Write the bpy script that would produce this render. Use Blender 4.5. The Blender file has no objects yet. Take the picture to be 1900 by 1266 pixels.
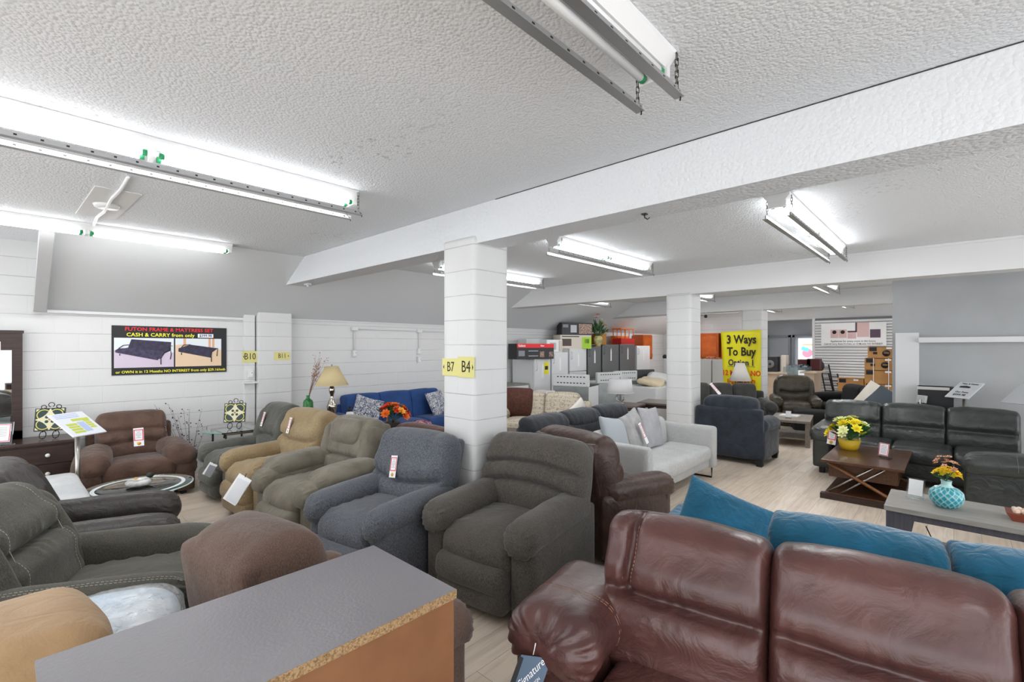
import bpy, bmesh, math, random
import numpy as np
from mathutils import Vector, Matrix, Euler
C = bpy.context.scene.collection
SC = bpy.context.scene
R = math.radians
random.seed(7)
RNG = np.random.RandomState(3)

# ---------------------------------------------------------------- camera, world, exposure
cd = bpy.data.cameras.new('camera'); cam = bpy.data.objects.new('camera', cd); C.objects.link(cam)
cd.sensor_width = 36; cd.lens = 882/1900*36; cd.shift_y = 12/1900; cd.clip_start = .05; cd.clip_end = 100
cam.location = (0, 0, 1.67); cam.rotation_euler = (R(90), 0, R(42.9))
SC.camera = cam
SC.view_settings.view_transform = 'Standard'; SC.view_settings.look = 'None'
SC.view_settings.exposure = 0.75; SC.view_settings.gamma = 1; SC.view_settings.use_curve_mapping = False
w = bpy.data.worlds.new('world'); SC.world = w; w.use_nodes = True
w.node_tree.nodes['Background'].inputs[0].default_value = (.93, .96, 1, 1)   # even fill light entering where rear and right walls are left unbuilt
w.node_tree.nodes['Background'].inputs[1].default_value = 2.05
LAMP_W = 10.0       # watts per strip light
TUBE = 9.5

# ---------------------------------------------------------------- materials
_m = {}
def lin(c):
    if isinstance(c, str):
        c = c.lstrip('#'); c = [int(c[i:i+2], 16)/255 for i in (0, 2, 4)]
    return tuple(((v/12.92) if v <= .04045 else ((v+.055)/1.055)**2.4) for v in c)+(1,)
def mat(name, col, rough=.6, var=None, vs=3., bump=0., bs=200., metal=0., sheen=0., coat=0., st=(1, 1, 1), bst=(1, 1, 1),
        fine=None, fs=300., trans=0., alpha=1., emit=0., ior=1.45, wr=0., ws=9., spec=.5):
    if name in _m: return _m[name]
    m = bpy.data.materials.new(name); _m[name] = m; m.use_nodes = True
    nt = m.node_tree; N = nt.nodes; L = nt.links; b = N['Principled BSDF']
    I = b.inputs
    I['Base Color'].default_value = lin(col); I['Roughness'].default_value = rough; I['Metallic'].default_value = metal
    I['Sheen Weight'].default_value = sheen; I['Sheen Roughness'].default_value = .4
    I['Coat Weight'].default_value = coat; I['Coat Roughness'].default_value = .25
    I['Transmission Weight'].default_value = trans; I['Alpha'].default_value = alpha; I['IOR'].default_value = ior
    I['Specular IOR Level'].default_value = spec
    if emit: I['Emission Color'].default_value = lin(col); I['Emission Strength'].default_value = emit
    tc = N.new('ShaderNodeTexCoord')
    def noise(scale, stretch, det=3):
        mp = N.new('ShaderNodeMapping'); mp.inputs['Scale'].default_value = stretch
        L.new(tc.outputs['Object'], mp.inputs[0])
        n = N.new('ShaderNodeTexNoise'); n.inputs['Scale'].default_value = scale; n.inputs['Detail'].default_value = det
        L.new(mp.outputs[0], n.inputs['Vector']); return n
    cur = None
    if var:
        n = noise(vs, st, 4); rp = N.new('ShaderNodeMapRange'); rp.inputs[1].default_value = .35; rp.inputs[2].default_value = .65
        L.new(n.outputs[0], rp.inputs[0])
        mx = N.new('ShaderNodeMix'); mx.data_type = 'RGBA'; mx.inputs[6].default_value = lin(col); mx.inputs[7].default_value = lin(var)
        L.new(rp.outputs[0], mx.inputs[0]); cur = mx.outputs[2]
    if fine:
        n = noise(fs, bst, 2); rp = N.new('ShaderNodeMapRange'); rp.inputs[1].default_value = .4; rp.inputs[2].default_value = .62
        L.new(n.outputs[0], rp.inputs[0])
        mx = N.new('ShaderNodeMix'); mx.data_type = 'RGBA'
        if cur: L.new(cur, mx.inputs[6])
        else: mx.inputs[6].default_value = lin(col)
        mx.inputs[7].default_value = lin(fine); L.new(rp.outputs[0], mx.inputs[0]); cur = mx.outputs[2]
    if cur: L.new(cur, I['Base Color'])
    last = None
    if bump:
        n = noise(bs, bst, 3); bp = N.new('ShaderNodeBump'); bp.inputs['Strength'].default_value = bump; bp.inputs['Distance'].default_value = .004
        L.new(n.outputs[0], bp.inputs['Height']); last = bp
    if wr:
        n = noise(ws, (1, 1, 1), 4); n.inputs['Distortion'].default_value = 1.2
        bp = N.new('ShaderNodeBump'); bp.inputs['Strength'].default_value = wr; bp.inputs['Distance'].default_value = .03
        L.new(n.outputs[0], bp.inputs['Height'])
        if last: L.new(last.outputs[0], bp.inputs['Normal'])
        last = bp
    if last: L.new(last.outputs[0], I['Normal'])
    return m
def suede(n, c, v, **k): return mat(n, c, .85, var=v, vs=k.pop('vs', 7), bump=.25, bs=260, sheen=k.pop('sheen', .25), wr=k.pop('wr', .35), ws=k.pop('ws', 11), **k)
def chen(n, c, v, f, **k): return mat(n, c, .95, var=v, vs=6, fine=f, fs=k.pop('fs', 130), bst=k.pop('bst', (1.4, 1.4, .35)), bump=.5, bs=k.pop('bs', 170), sheen=.2, wr=.2, **k)
def leather(n, c, v, **k): return mat(n, c, k.pop('rough', .42), var=v, vs=k.pop('vs', 5), bump=.18, bs=330, coat=k.pop('coat', .08), wr=k.pop('wr', .45), ws=k.pop('ws', 10), spec=.45, **k)
def plain(n, c, r=.5, **k): return mat(n, c, r, **k)

# ---------------------------------------------------------------- tagging
def tag(o, label=None, cat=None, group=None, kind=None):
    if label: o['label'] = label
    if cat: o['category'] = cat
    if group: o['group'] = group
    if kind: o['kind'] = kind
    return o
def thing(name, label, cat, loc=(0, 0, 0), rz=0, group=None):
    o = bpy.data.objects.new(name, None); C.objects.link(o); o.empty_display_size = .1
    o.location = loc; o.rotation_euler = (0, 0, R(rz)); return tag(o, label, cat, group)
def link(name, me, m, parent=None, loc=(0, 0, 0), rot=(0, 0, 0), smooth=False):
    o = bpy.data.objects.new(name, me); C.objects.link(o)
    if m is not None:
        for x in (m if isinstance(m, (list, tuple)) else [m]): me.materials.append(x)
    if smooth: me.polygons.foreach_set('use_smooth', [True]*len(me.polygons))
    o.location = loc; o.rotation_euler = tuple(R(a) for a in rot)
    if parent is not None: o.parent = parent
    return o
def copy_tree(o, parent=None):
    c = o.copy(); C.objects.link(c)
    if parent is not None: c.parent = parent
    for ch in [x for x in SC.objects if x.parent == o and x is not c]: copy_tree(ch, c)
    return c

# ---------------------------------------------------------------- soft cushions
_topo = {}
def topo(nx, ny, nz):
    k = (nx, ny, nz)
    if k in _topo: return _topo[k]
    idx = {}; V = []; F = []
    def v(i, j, l):
        t = (i, j, l)
        if t not in idx: idx[t] = len(V); V.append((2*i/nx-1, 2*j/ny-1, 2*l/nz-1))
        return idx[t]
    for i in range(nx):
        for j in range(ny):
            F.append((v(i, j, 0), v(i, j+1, 0), v(i+1, j+1, 0), v(i+1, j, 0)))
            F.append((v(i, j, nz), v(i+1, j, nz), v(i+1, j+1, nz), v(i, j+1, nz)))
    for i in range(nx):
        for l in range(nz):
            F.append((v(i, 0, l), v(i+1, 0, l), v(i+1, 0, l+1), v(i, 0, l+1)))
            F.append((v(i, ny, l), v(i, ny, l+1), v(i+1, ny, l+1), v(i+1, ny, l)))
    for j in range(ny):
        for l in range(nz):
            F.append((v(0, j, l), v(0, j, l+1), v(0, j+1, l+1), v(0, j+1, l)))
            F.append((v(nx, j, l), v(nx, j+1, l), v(nx, j+1, l+1), v(nx, j, l+1)))
    _topo[k] = (np.array(V), F); return _topo[k]
def wob(P, k, seed, oct=3):
    r = np.random.RandomState(seed); o = np.zeros(len(P))
    for q in range(oct):
        for _ in range(3):
            d = r.normal(size=3); d /= np.linalg.norm(d)
            o += np.sin(P @ d * k*(1.7**q) + r.uniform(0, 6.3) + 1.3*np.sin(P @ r.normal(size=3)*k*.5)) / (1.6**q)
    return o/5
_sd = [100]
def soft(name, parent, m, size, loc=(0, 0, 0), rot=(0, 0, 0), r=.05, puff=(0, 0, 0), fn=None, res=.03, wr=.004, wk=16, nmax=56, nmin=8, **kw):
    S = np.array(size, float); n = [int(min(nmax, max(nmin, round(s/res)))) for s in S]
    A, F = topo(*n)
    h = S/2; rv = np.minimum(np.array(r if isinstance(r, (tuple, list)) else (r, r, r), float), h*.98)
    # crowd grid lines toward the rounded edges
    T = np.sign(A)*(1-(1-np.abs(A))**1.35)
    P = T*h; inner = np.clip(P, -(h-rv), h-rv); D = (P-inner)/rv
    ln = np.linalg.norm(D, axis=1, keepdims=True); ln[ln == 0] = 1
    Q = inner + rv*D/ln
    U = Q/h
    for i in range(3):
        if puff[i]:
            j, l = [a for a in range(3) if a != i]
            Q[:, i] += U[:, i]*puff[i]*np.clip(1-U[:, j]**2, 0, 1)**.6*np.clip(1-U[:, l]**2, 0, 1)**.6
    if fn is not None: Q = fn(Q, U, h)
    if wr:
        _sd[0] += 1
        c = np.array([wob(Q+7*i, wk, _sd[0]*3+i) for i in range(3)]).T
        Q = Q + c*wr
    me = bpy.data.meshes.new(name); me.from_pydata(Q.tolist(), [], F); me.update()
    o = link(name, me, m, parent, loc, rot, True)
    if kw.get('label'): o['label'] = kw['label']
    return o
def g(x, w): return np.exp(-(x/w)**2)
def seamed(seams=(), depth=.035, wid=.022, gath=.004, gk=75, top=0., pinch=0., vseams=(), sides=0., bulge=.0, lean=0.):
    """front (-y) face of a back cushion gets stitched channels; z0/arch are fractions of half height"""
    def fn(P, U, h):
        f = np.clip(-U[:, 1]*1.2+.25, 0, 1)
        edge = np.clip((1-np.abs(U[:, 0]))*6, .25, 1)
        for (z0, arch) in seams:
            zs = h[2]*(z0 + arch*(1-U[:, 0]**2)); d = P[:, 2]-zs
            P[:, 1] += f*depth*g(d, wid)*edge
            P[:, 1] += f*gath*np.sin(P[:, 0]*gk+2.5*np.sin(P[:, 0]*23+z0*9))*g(np.abs(d)-.03, .035)
            P[:, 1] -= f*bulge*g(np.abs(d)-.09, .06)
        for (x0, a, za, zb) in vseams:
            xs = h[0]*(x0 + a*U[:, 2]); d = P[:, 0]-xs
            msk = ((U[:, 2] > za) & (U[:, 2] < zb)).astype(float)
            P[:, 1] += f*depth*.8*g(d, wid)*msk
        if top:   # gathered pleats across the top corners
            t = np.clip(U[:, 2]-.55, 0, 1)*2
            P[:, 1] += t*.006*np.sin(P[:, 0]*gk*.8)*np.clip(np.abs(U[:, 0])-.2, 0, 1)*1.5
            P[:, 2] -= top*(U[:, 0]**4)*np.clip(U[:, 2], 0, 1)
        if pinch: P[:, 0] *= 1-pinch*np.clip(U[:, 2], 0, 1)**2
        if sides: P[:, 1] -= f*sides*np.clip(np.abs(U[:, 0])-.65, 0, 1)*3
        if lean: P[:, 1] += lean*U[:, 2]**2
        return P
    return fn
def armfn(droop=.03, pleat=.006, both=False, slope=0., waist=0.):
    def fn(P, U, h):
        t = np.clip(-U[:, 1]-.55, 0, 1)/.45
        P[:, 2] -= droop*t**2 + slope*(-U[:, 1])
        ang = np.arctan2(P[:, 2]/h[2], P[:, 0]/h[0])
        k = np.clip(-U[:, 1]-.7, 0, .3)/.3
        k = k*np.clip((1.0-k)*8+.15, 0, 1)
        P[:, 0] += np.cos(ang)*pleat*np.sin(ang*15)*k; P[:, 2] += np.sin(ang)*pleat*np.sin(ang*15)*k
        if waist: P[:, 0] *= 1-waist*np.clip(-U[:, 2], 0, 1)
        return P
    return fn
def pillow(name, parent, m, s, loc, rot, t=.14, **k):
    def fn(P, U, h):
        a = np.clip(1-U[:, 0]**2, 0, 1); b = np.clip(1-U[:, 2]**2, 0, 1)
        P[:, 1] *= .1+.9*(a*b)**.42
        P[:, 0] *= 1-.07*b; P[:, 2] *= 1-.07*a
        return P
    ss = s if isinstance(s, (tuple, list)) else (s, s)
    return soft(name, parent, m, (ss[0], t, ss[1]), loc, rot, r=.02, fn=fn, res=.025, wr=.006, wk=14, **k)

# ---------------------------------------------------------------- hard shapes
class MB:
    def __init__(s): s.v = []; s.f = []; s.mi = []; s.sm = []
    def add(s, vs, fs, mi=0, sm=False):
        o = len(s.v); s.v += [tuple(x) for x in vs]
        for f in fs: s.f.append(tuple(i+o for i in f)); s.mi.append(mi); s.sm.append(sm)
        return s
    def box(s, lo, hi, mi=0):
        (a, b, c), (d, e, f) = lo, hi
        return s.add([(a, b, c), (d, b, c), (d, e, c), (a, e, c), (a, b, f), (d, b, f), (d, e, f), (a, e, f)],
                     [(0, 3, 2, 1), (4, 5, 6, 7), (0, 1, 5, 4), (1, 2, 6, 5), (2, 3, 7, 6), (3, 0, 4, 7)], mi)
    def cbox(s, c, d, mi=0, bev=0., rot=None):
        x, y, z = [q/2 for q in d]; b = min(bev, x*.9, y*.9, z*.9)
        if b <= 0: vs = [Vector((i*x, j*y, k*z)) for k in (-1, 1) for (i, j) in ((-1, -1), (1, -1), (1, 1), (-1, 1))]; fs = [(0, 3, 2, 1), (4, 5, 6, 7), (0, 1, 5, 4), (1, 2, 6, 5), (2, 3, 7, 6), (3, 0, 4, 7)]
        else:
            bm = bmesh.new(); bmesh.ops.create_cube(bm, size=1)
            for v in bm.verts: v.co = Vector((v.co.x*d[0], v.co.y*d[1], v.co.z*d[2]))
            bmesh.ops.bevel(bm, geom=bm.edges[:], offset=b, segments=2, affect='EDGES', profile=.6)
            bm.verts.index_update(); vs = [v.co.copy() for v in bm.verts]; fs = [tuple(v.index for v in f.verts) for f in bm.faces]; bm.free()
        M = Euler([R(a) for a in rot]).to_matrix() if rot else Matrix.Identity(3)
        return s.add([M @ v + Vector(c) for v in vs], fs, mi)
    def tube(s, pts, r, n=8, mi=0, cap=True):
        pts = [Vector(p) for p in pts]; rr = r if isinstance(r, (list, tuple)) else [r]*len(pts)
        vs = []; fs = []; up = None
        for i, p in enumerate(pts):
            t = (pts[min(i+1, len(pts)-1)]-pts[max(i-1, 0)])
            t = t.normalized() if t.length > 1e-9 else Vector((0, 0, 1))
            if up is None: up = Vector((0, 0, 1)) if abs(t.z) < .9 else Vector((1, 0, 0))
            a = (up - t*up.dot(t)); a = a.normalized() if a.length > 1e-6 else t.orthogonal().normalized(); up = a; b = t.cross(a)
            for k in range(n):
                q = 2*math.pi*k/n; vs.append(p+(a*math.cos(q)+b*math.sin(q))*rr[i])
        for i in range(len(pts)-1):
            for k in range(n):
                k2 = (k+1) % n; fs.append((i*n+k, i*n+k2, (i+1)*n+k2, (i+1)*n+k))
        if cap: fs.append(tuple(range(n))[::-1]); fs.append(tuple((len(pts)-1)*n+k for k in range(n)))
        return s.add(vs, fs, mi, True)
    def lathe(s, prof, c=(0, 0, 0), n=24, mi=0, sc=(1, 1)):
        vs = [(c[0]+r*math.cos(2*math.pi*k/n)*sc[0], c[1]+r*math.sin(2*math.pi*k/n)*sc[1], c[2]+z) for (r, z) in prof for k in range(n)]
        fs = [(i*n+k, i*n+(k+1) % n, (i+1)*n+(k+1) % n, (i+1)*n+k) for i in range(len(prof)-1) for k in range(n)]
        return s.add(vs, fs, mi, True)
    def prism(s, poly, y0, y1, mi=0, axis='y'):
        n = len(poly)
        mk = {'y': lambda a, b, t: (a, t, b), 'x': lambda a, b, t: (t, a, b), 'z': lambda a, b, t: (a, b, t)}[axis]
        vs = [mk(a, b, y0) for a, b in poly]+[mk(a, b, y1) for a, b in poly]
        fs = [tuple(range(n))[::-1], tuple(range(n, 2*n))]+[(i, (i+1) % n, n+(i+1) % n, n+i) for i in range(n)]
        return s.add(vs, fs, mi)
    def ball(s, c, r, mi=0, n=8, sc=(1, 1, 1)):
        vs = []; fs = []; m_ = max(4, n//2+1)
        for i in range(m_+1):
            t = math.pi*i/m_
            for k in range(n): vs.append((c[0]+r*sc[0]*math.sin(t)*math.cos(2*math.pi*k/n), c[1]+r*sc[1]*math.sin(t)*math.sin(2*math.pi*k/n), c[2]+r*sc[2]*math.cos(t)))
        for i in range(m_):
            for k in range(n): fs.append((i*n+k, (i+1)*n+k, (i+1)*n+(k+1) % n, i*n+(k+1) % n))
        return s.add(vs, fs, mi, True)
    def build(s, name, m, parent=None, loc=(0, 0, 0), rot=(0, 0, 0), **k):
        me = bpy.data.meshes.new(name); me.from_pydata(s.v, [], s.f)
        me.polygons.foreach_set('material_index', s.mi); me.polygons.foreach_set('use_smooth', s.sm)
        bm = bmesh.new(); bm.from_mesh(me); bmesh.ops.recalc_face_normals(bm, faces=bm.faces); bm.to_mesh(me); bm.free(); me.update()
        o = link(name, me, m, parent, loc, rot)
        if k.get('label'): o['label'] = k['label']
        return o
def boxo(name, m, lo, hi, parent=None, bev=0., **k):
    c = [(a+b)/2 for a, b in zip(lo, hi)]; d = [abs(b-a) for a, b in zip(lo, hi)]
    return MB().cbox(c, d, 0, bev).build(name, m, parent, **k)
def text(s, size, m, parent, loc, rot, align='CENTER', sx=1., name='lettering', bold=.0, shear=0., ext=.0006):
    cu = bpy.data.curves.new(name, 'FONT'); cu.body = s; cu.size = size; cu.align_x = align; cu.align_y = 'CENTER'
    cu.offset = bold*size; cu.extrude = ext; cu.resolution_u = 2; cu.shear = shear
    t = bpy.data.objects.new('t', cu); C.objects.link(t); dg = bpy.context.evaluated_depsgraph_get(); dg.update()
    me = bpy.data.meshes.new_from_object(t.evaluated_get(dg)); bpy.data.objects.remove(t)
    for v in me.vertices: v.co.x *= sx
    me.materials.clear(); me.name = name
    return link(name, me, m, parent, loc, rot)

from mathutils.bvhtree import BVHTree
def stitch(ob, pts, m, r=.0011, dash=.011, gap=.006, solid=False, n=60):
    """a row of stitches snapped onto the skin of a cushion"""
    me = ob.data; bv = BVHTree.FromPolygons([v.co for v in me.vertices], [tuple(p.vertices) for p in me.polygons])
    P = [Vector(p) for p in pts]; L_ = [0.]
    for a_, b_ in zip(P, P[1:]): L_.append(L_[-1]+(b_-a_).length)
    def at(s_):
        for i in range(len(P)-1):
            if s_ <= L_[i+1] or i == len(P)-2:
                q = P[i].lerp(P[i+1], (s_-L_[i])/max(1e-6, L_[i+1]-L_[i])); c, nn_, _, _ = bv.find_nearest(q); return c+nn_*r*.4
    mb = MB(); s_ = 0.
    while s_ < L_[-1]-dash:
        mb.tube([at(s_), at(s_+dash*.5), at(s_+dash)], r, 5); s_ += dash+(0 if solid else gap)
    return mb.build('stitching', m, ob)
def kids(t, name): return [o for o in SC.objects if o.parent == t and o.name.split('.')[0] == name]
# ---------------------------------------------------------------- the room
def nodes(name):
    m = bpy.data.materials.new(name); _m[name] = m; m.use_nodes = True; return m, m.node_tree.nodes, m.node_tree.links, m.node_tree.nodes['Principled BSDF']
def block_mat(name, axis, white='#d4d4d3'):
    m, N, L, b = nodes(name); tc = N.new('ShaderNodeTexCoord'); sp = N.new('ShaderNodeSeparateXYZ'); cb = N.new('ShaderNodeCombineXYZ')
    L.new(tc.outputs['Object'], sp.inputs[0])
    if axis == 'xy':
        ad = N.new('ShaderNodeMath'); ad.operation = 'ADD'; L.new(sp.outputs[0], ad.inputs[0]); L.new(sp.outputs[1], ad.inputs[1]); L.new(ad.outputs[0], cb.inputs[0])
    else: L.new(sp.outputs[axis], cb.inputs[0])
    L.new(sp.outputs[2], cb.inputs[1])
    def bk(ms, c2, mw):
        k = N.new('ShaderNodeTexBrick'); k.inputs['Scale'].default_value = 1; k.inputs['Brick Width'].default_value = .406; k.inputs['Row Height'].default_value = .203
        k.inputs['Mortar Size'].default_value = mw; k.inputs['Mortar Smooth'].default_value = ms; k.inputs['Bias'].default_value = -1
        k.inputs['Color1'].default_value = (1, 1, 1, 1); k.inputs['Color2'].default_value = (1, 1, 1, 1); k.inputs['Mortar'].default_value = (0, 0, 0, 1)
        L.new(cb.outputs[0], k.inputs['Vector']); return k
    # horizontal joints dominate: distance of z to the nearest course line
    fr = N.new('ShaderNodeMath'); fr.operation = 'PINGPONG'; fr.inputs[1].default_value = .1015; L.new(sp.outputs[2], fr.inputs[0])
    hj = N.new('ShaderNodeMapRange'); hj.inputs[1].default_value = .0012; hj.inputs[2].default_value = .0045; L.new(fr.outputs[0], hj.inputs[0])
    nz = N.new('ShaderNodeTexNoise'); nz.inputs['Scale'].default_value = 3; nz.inputs['Detail'].default_value = 4; L.new(tc.outputs['Object'], nz.inputs['Vector'])
    st = N.new('ShaderNodeMapRange'); st.inputs[1].default_value = .3; st.inputs[2].default_value = .7; st.inputs[3].default_value = .15; st.inputs[4].default_value = .65; L.new(nz.outputs[0], st.inputs[0])
    iv = N.new('ShaderNodeMath'); iv.operation = 'SUBTRACT'; iv.inputs[0].default_value = 1; L.new(hj.outputs[0], iv.inputs[1])
    ml = N.new('ShaderNodeMath'); ml.operation = 'MULTIPLY'; L.new(iv.outputs[0], ml.inputs[0]); L.new(st.outputs[0], ml.inputs[1])
    mx = N.new('ShaderNodeMix'); mx.data_type = 'RGBA'; mx.inputs[6].default_value = lin(white); mx.inputs[7].default_value = lin('#555555'); L.new(ml.outputs[0], mx.inputs[0])
    L.new(mx.outputs[2], b.inputs['Base Color']); b.inputs['Roughness'].default_value = .75
    k = bk(.5, 0, .006)
    n2 = N.new('ShaderNodeTexNoise'); n2.inputs['Scale'].default_value = 70; n2.inputs['Detail'].default_value = 4; L.new(tc.outputs['Object'], n2.inputs['Vector'])
    b1 = N.new('ShaderNodeBump'); b1.inputs['Strength'].default_value = .35; b1.inputs['Distance'].default_value = .006; L.new(k.outputs['Fac'], b1.inputs['Height']); b1.invert = True
    b2 = N.new('ShaderNodeBump'); b2.inputs['Strength'].default_value = .22; b2.inputs['Distance'].default_value = .004; L.new(n2.outputs[0], b2.inputs['Height']); L.new(b1.outputs[0], b2.inputs['Normal'])
    L.new(b2.outputs[0], b.inputs['Normal']); return m
blockY = block_mat('painted_block_wall', 1); blockX = block_mat('painted_block_cross_wall', 0); blockC = block_mat('painted_block_column', 'xy')
def stucco(name, col, st=.6, sc=55, dirt=0.):
    m, N, L, b = nodes(name); tc = N.new('ShaderNodeTexCoord')
    n1 = N.new('ShaderNodeTexNoise'); n1.inputs['Scale'].default_value = sc; n1.inputs['Detail'].default_value = 5; n1.inputs['Roughness'].default_value = .6; L.new(tc.outputs['Object'], n1.inputs['Vector'])
    v = N.new('ShaderNodeTexVoronoi'); v.inputs['Scale'].default_value = sc*1.2; L.new(tc.outputs['Object'], v.inputs['Vector'])
    ad = N.new('ShaderNodeMath'); ad.operation = 'SUBTRACT'; L.new(n1.outputs[0], ad.inputs[0]); L.new(v.outputs['Distance'], ad.inputs[1])
    bp = N.new('ShaderNodeBump'); bp.inputs['Strength'].default_value = st; bp.inputs['Distance'].default_value = .012; L.new(ad.outputs[0], bp.inputs['Height']); L.new(bp.outputs[0], b.inputs['Normal'])
    b.inputs['Base Color'].default_value = lin(col); b.inputs['Roughness'].default_value = .9; b.inputs['Specular IOR Level'].default_value = .2
    if dirt:
        n2 = N.new('ShaderNodeTexNoise'); n2.inputs['Scale'].default_value = 1.1; n2.inputs['Detail'].default_value = 2; L.new(tc.outputs['Object'], n2.inputs['Vector'])
        r2 = N.new('ShaderNodeMapRange'); r2.inputs[1].default_value = .55; r2.inputs[2].default_value = .7; L.new(n2.outputs[0], r2.inputs[0])
        n3 = N.new('ShaderNodeTexNoise'); n3.inputs['Scale'].default_value = 26; n3.inputs['Detail'].default_value = 5; L.new(tc.outputs['Object'], n3.inputs['Vector'])
        r3 = N.new('ShaderNodeMapRange'); r3.inputs[1].default_value = .6; r3.inputs[2].default_value = .66; r3.inputs[4].default_value = dirt; L.new(n3.outputs[0], r3.inputs[0])
        ml = N.new('ShaderNodeMath'); ml.operation = 'MULTIPLY'; L.new(r2.outputs[0], ml.inputs[0]); L.new(r3.outputs[0], ml.inputs[1])
        mx = N.new('ShaderNodeMix'); mx.data_type = 'RGBA'; mx.inputs[6].default_value = lin(col); mx.inputs[7].default_value = lin('#707070'); L.new(ml.outputs[0], mx.inputs[0]); L.new(mx.outputs[2], b.inputs['Base Color'])
    return m
ceil_m = stucco('stippled_ceiling', '#e2e5e8', .4, 60, .35)
beam_m = stucco('stippled_beam', '#d8dadc', .4, 40)
smooth_m = mat('painted_drywall', '#dcdcdc', .7, bump=.1, bs=60)
greyw = mat('grey_painted_wall', '#acaeaf', .6, var='#a5a7a8', vs=2, bump=.15, bs=40)
dgrey = mat('dark_grey_wall', '#a3a7ab', .7)
# plank floor
m, N, L, b = nodes('grey_plank_floor'); tc = N.new('ShaderNodeTexCoord'); mp = N.new('ShaderNodeMapping'); mp.inputs['Rotation'].default_value = (0, 0, R(90)); L.new(tc.outputs['Object'], mp.inputs[0])
k = N.new('ShaderNodeTexBrick'); k.inputs['Scale'].default_value = 1; k.inputs['Brick Width'].default_value = 1.22; k.inputs['Row Height'].default_value = .18; k.inputs['Mortar Size'].default_value = .0012; k.inputs['Bias'].default_value = 0; k.offset = .37
k.inputs['Color1'].default_value = lin('#d2c1ae'); k.inputs['Color2'].default_value = lin('#e0d2c1'); k.inputs['Mortar'].default_value = lin('#6f665c'); L.new(mp.outputs[0], k.inputs['Vector'])
mp2 = N.new('ShaderNodeMapping'); mp2.inputs['Scale'].default_value = (9, .8, 1); L.new(tc.outputs['Object'], mp2.inputs[0])
n = N.new('ShaderNodeTexNoise'); n.inputs['Scale'].default_value = 3.2; n.inputs['Detail'].default_value = 7; n.inputs['Distortion'].default_value = .6; L.new(mp2.outputs[0], n.inputs['Vector'])
rp = N.new('ShaderNodeMapRange'); rp.inputs[1].default_value = .42; rp.inputs[2].default_value = .68; rp.inputs[4].default_value = .5; L.new(n.outputs[0], rp.inputs[0])
mx = N.new('ShaderNodeMix'); mx.data_type = 'RGBA'; L.new(k.outputs['Color'], mx.inputs[6]); mx.inputs[7].default_value = lin('#aa9c8a'); L.new(rp.outputs[0], mx.inputs[0])
L.new(mx.outputs[2], b.inputs['Base Color']); b.inputs['Roughness'].default_value = .42
bp = N.new('ShaderNodeBump'); bp.inputs['Strength'].default_value = .12; bp.inputs['Distance'].default_value = .003; L.new(n.outputs[0], bp.inputs['Height']); L.new(bp.outputs[0], b.inputs['Normal'])
floor_m = m

S = lambda o: tag(o, kind='structure')
XL, ZC = -7.35, 2.82
S(boxo('floor', floor_m, (-8, -4.5, -.12), (4.5, 21, 0)))
S(boxo('ceiling', ceil_m, (-8, -4.5, ZC), (4.5, 21, ZC+.15)))
# left wall, its sloped plaster bulkhead and pilasters
S(boxo('wall_left', blockY, (XL-.2, -4.5, 0), (XL, 16.2, ZC)))
zs = 2.09
S(MB().prism([(XL+.002, zs), (-6.0, ZC-.002), (XL+.002, ZC-.002)], .34, 15.8, axis='y').build('wall_slope', mat('sloped_plaster', '#d6d8d9', .8, bump=.12, bs=30)))
S(MB().prism([(XL+.01, zs-.03), (XL+.14, zs-.03), (-5.93, ZC-.06), (-5.93, ZC-.005), (-6.1, ZC-.005)], .24, .338, axis='y').build('trim_1', mat('slope_end_board', '#c4c5c6', .6)))
S(boxo('trim_2', smooth_m, (XL, .35, zs-.035), (XL+.045, 2.32, zs-.005)))
S(boxo('wall_pilaster', blockC, (XL, 2.48, 0), (XL+.16, 2.94, 2.17), bev=.01))
S(boxo('trim_3', blockC, (XL, 2.32, 0), (XL+.09, 2.46, 2.13), bev=.008))
S(boxo('trim_4', smooth_m, (XL, 2.95, zs+.0), (XL+.03, 15.5, zs+.025)))
# columns
for i, (x0, x1, y0, zt) in enumerate([(-3.21, -2.81, 2.58, 2.57), (-3.3, -2.9, 7.08, 2.5), (-3.45, -3.02, 11.2, 2.5)]):
    S(soft('wall_column', None, blockC, (x1-x0, .4, zt), ((x0+x1)/2, y0+.2, zt/2), r=(.035, .035, .002), res=.08, wr=0))
# beams
zb = 2.51
S(boxo('trim_5', beam_m, (-6.56, 2.61, zb), (4.4, 2.88, ZC-.001)))
S(boxo('trim_23', mat('dark_crack', '#3a3a3a', .9), (-2.6, 2.606, ZC-.005), (.6, 2.611, ZC-.001)))
for n_, y in ((6, 7.1), (7, 11.22), (8, 15.85)):
    S(boxo('trim_%d' % n_, smooth_m, (-7.0, y, 2.49 if n_ > 6 else 2.48), (4.4, y+.3, ZC-.001)))
    S(boxo('trim_%d' % (n_+10), smooth_m, (-7.0, y-.02, ZC-.03), (4.4, y, ZC-.002)))
# cross wall in the far left, grey partition on the right, grey back room
S(boxo('wall_back', blockX, (XL, 15.6, 0), (-4.7, 15.75, ZC)))
S(boxo('wall_right', greyw, (-.66, 8.9, 0), (4.4, 9.02, ZC)))
S(boxo('trim_20', smooth_m, (-.62, 8.84, 0), (-.36, 8.9, 1.88)))
S(boxo('trim_21', smooth_m, (-.36, 8.76, 1.74), (4.2, 8.9, 1.81)))
S(boxo('wall_far', dgrey, (-7.4, 20.2, 0), (4.4, 20.4, ZC)))
S(boxo('wall_end', dgrey, (-6.6, 15.75, 0), (-6.5, 20.2, ZC)))
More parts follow.
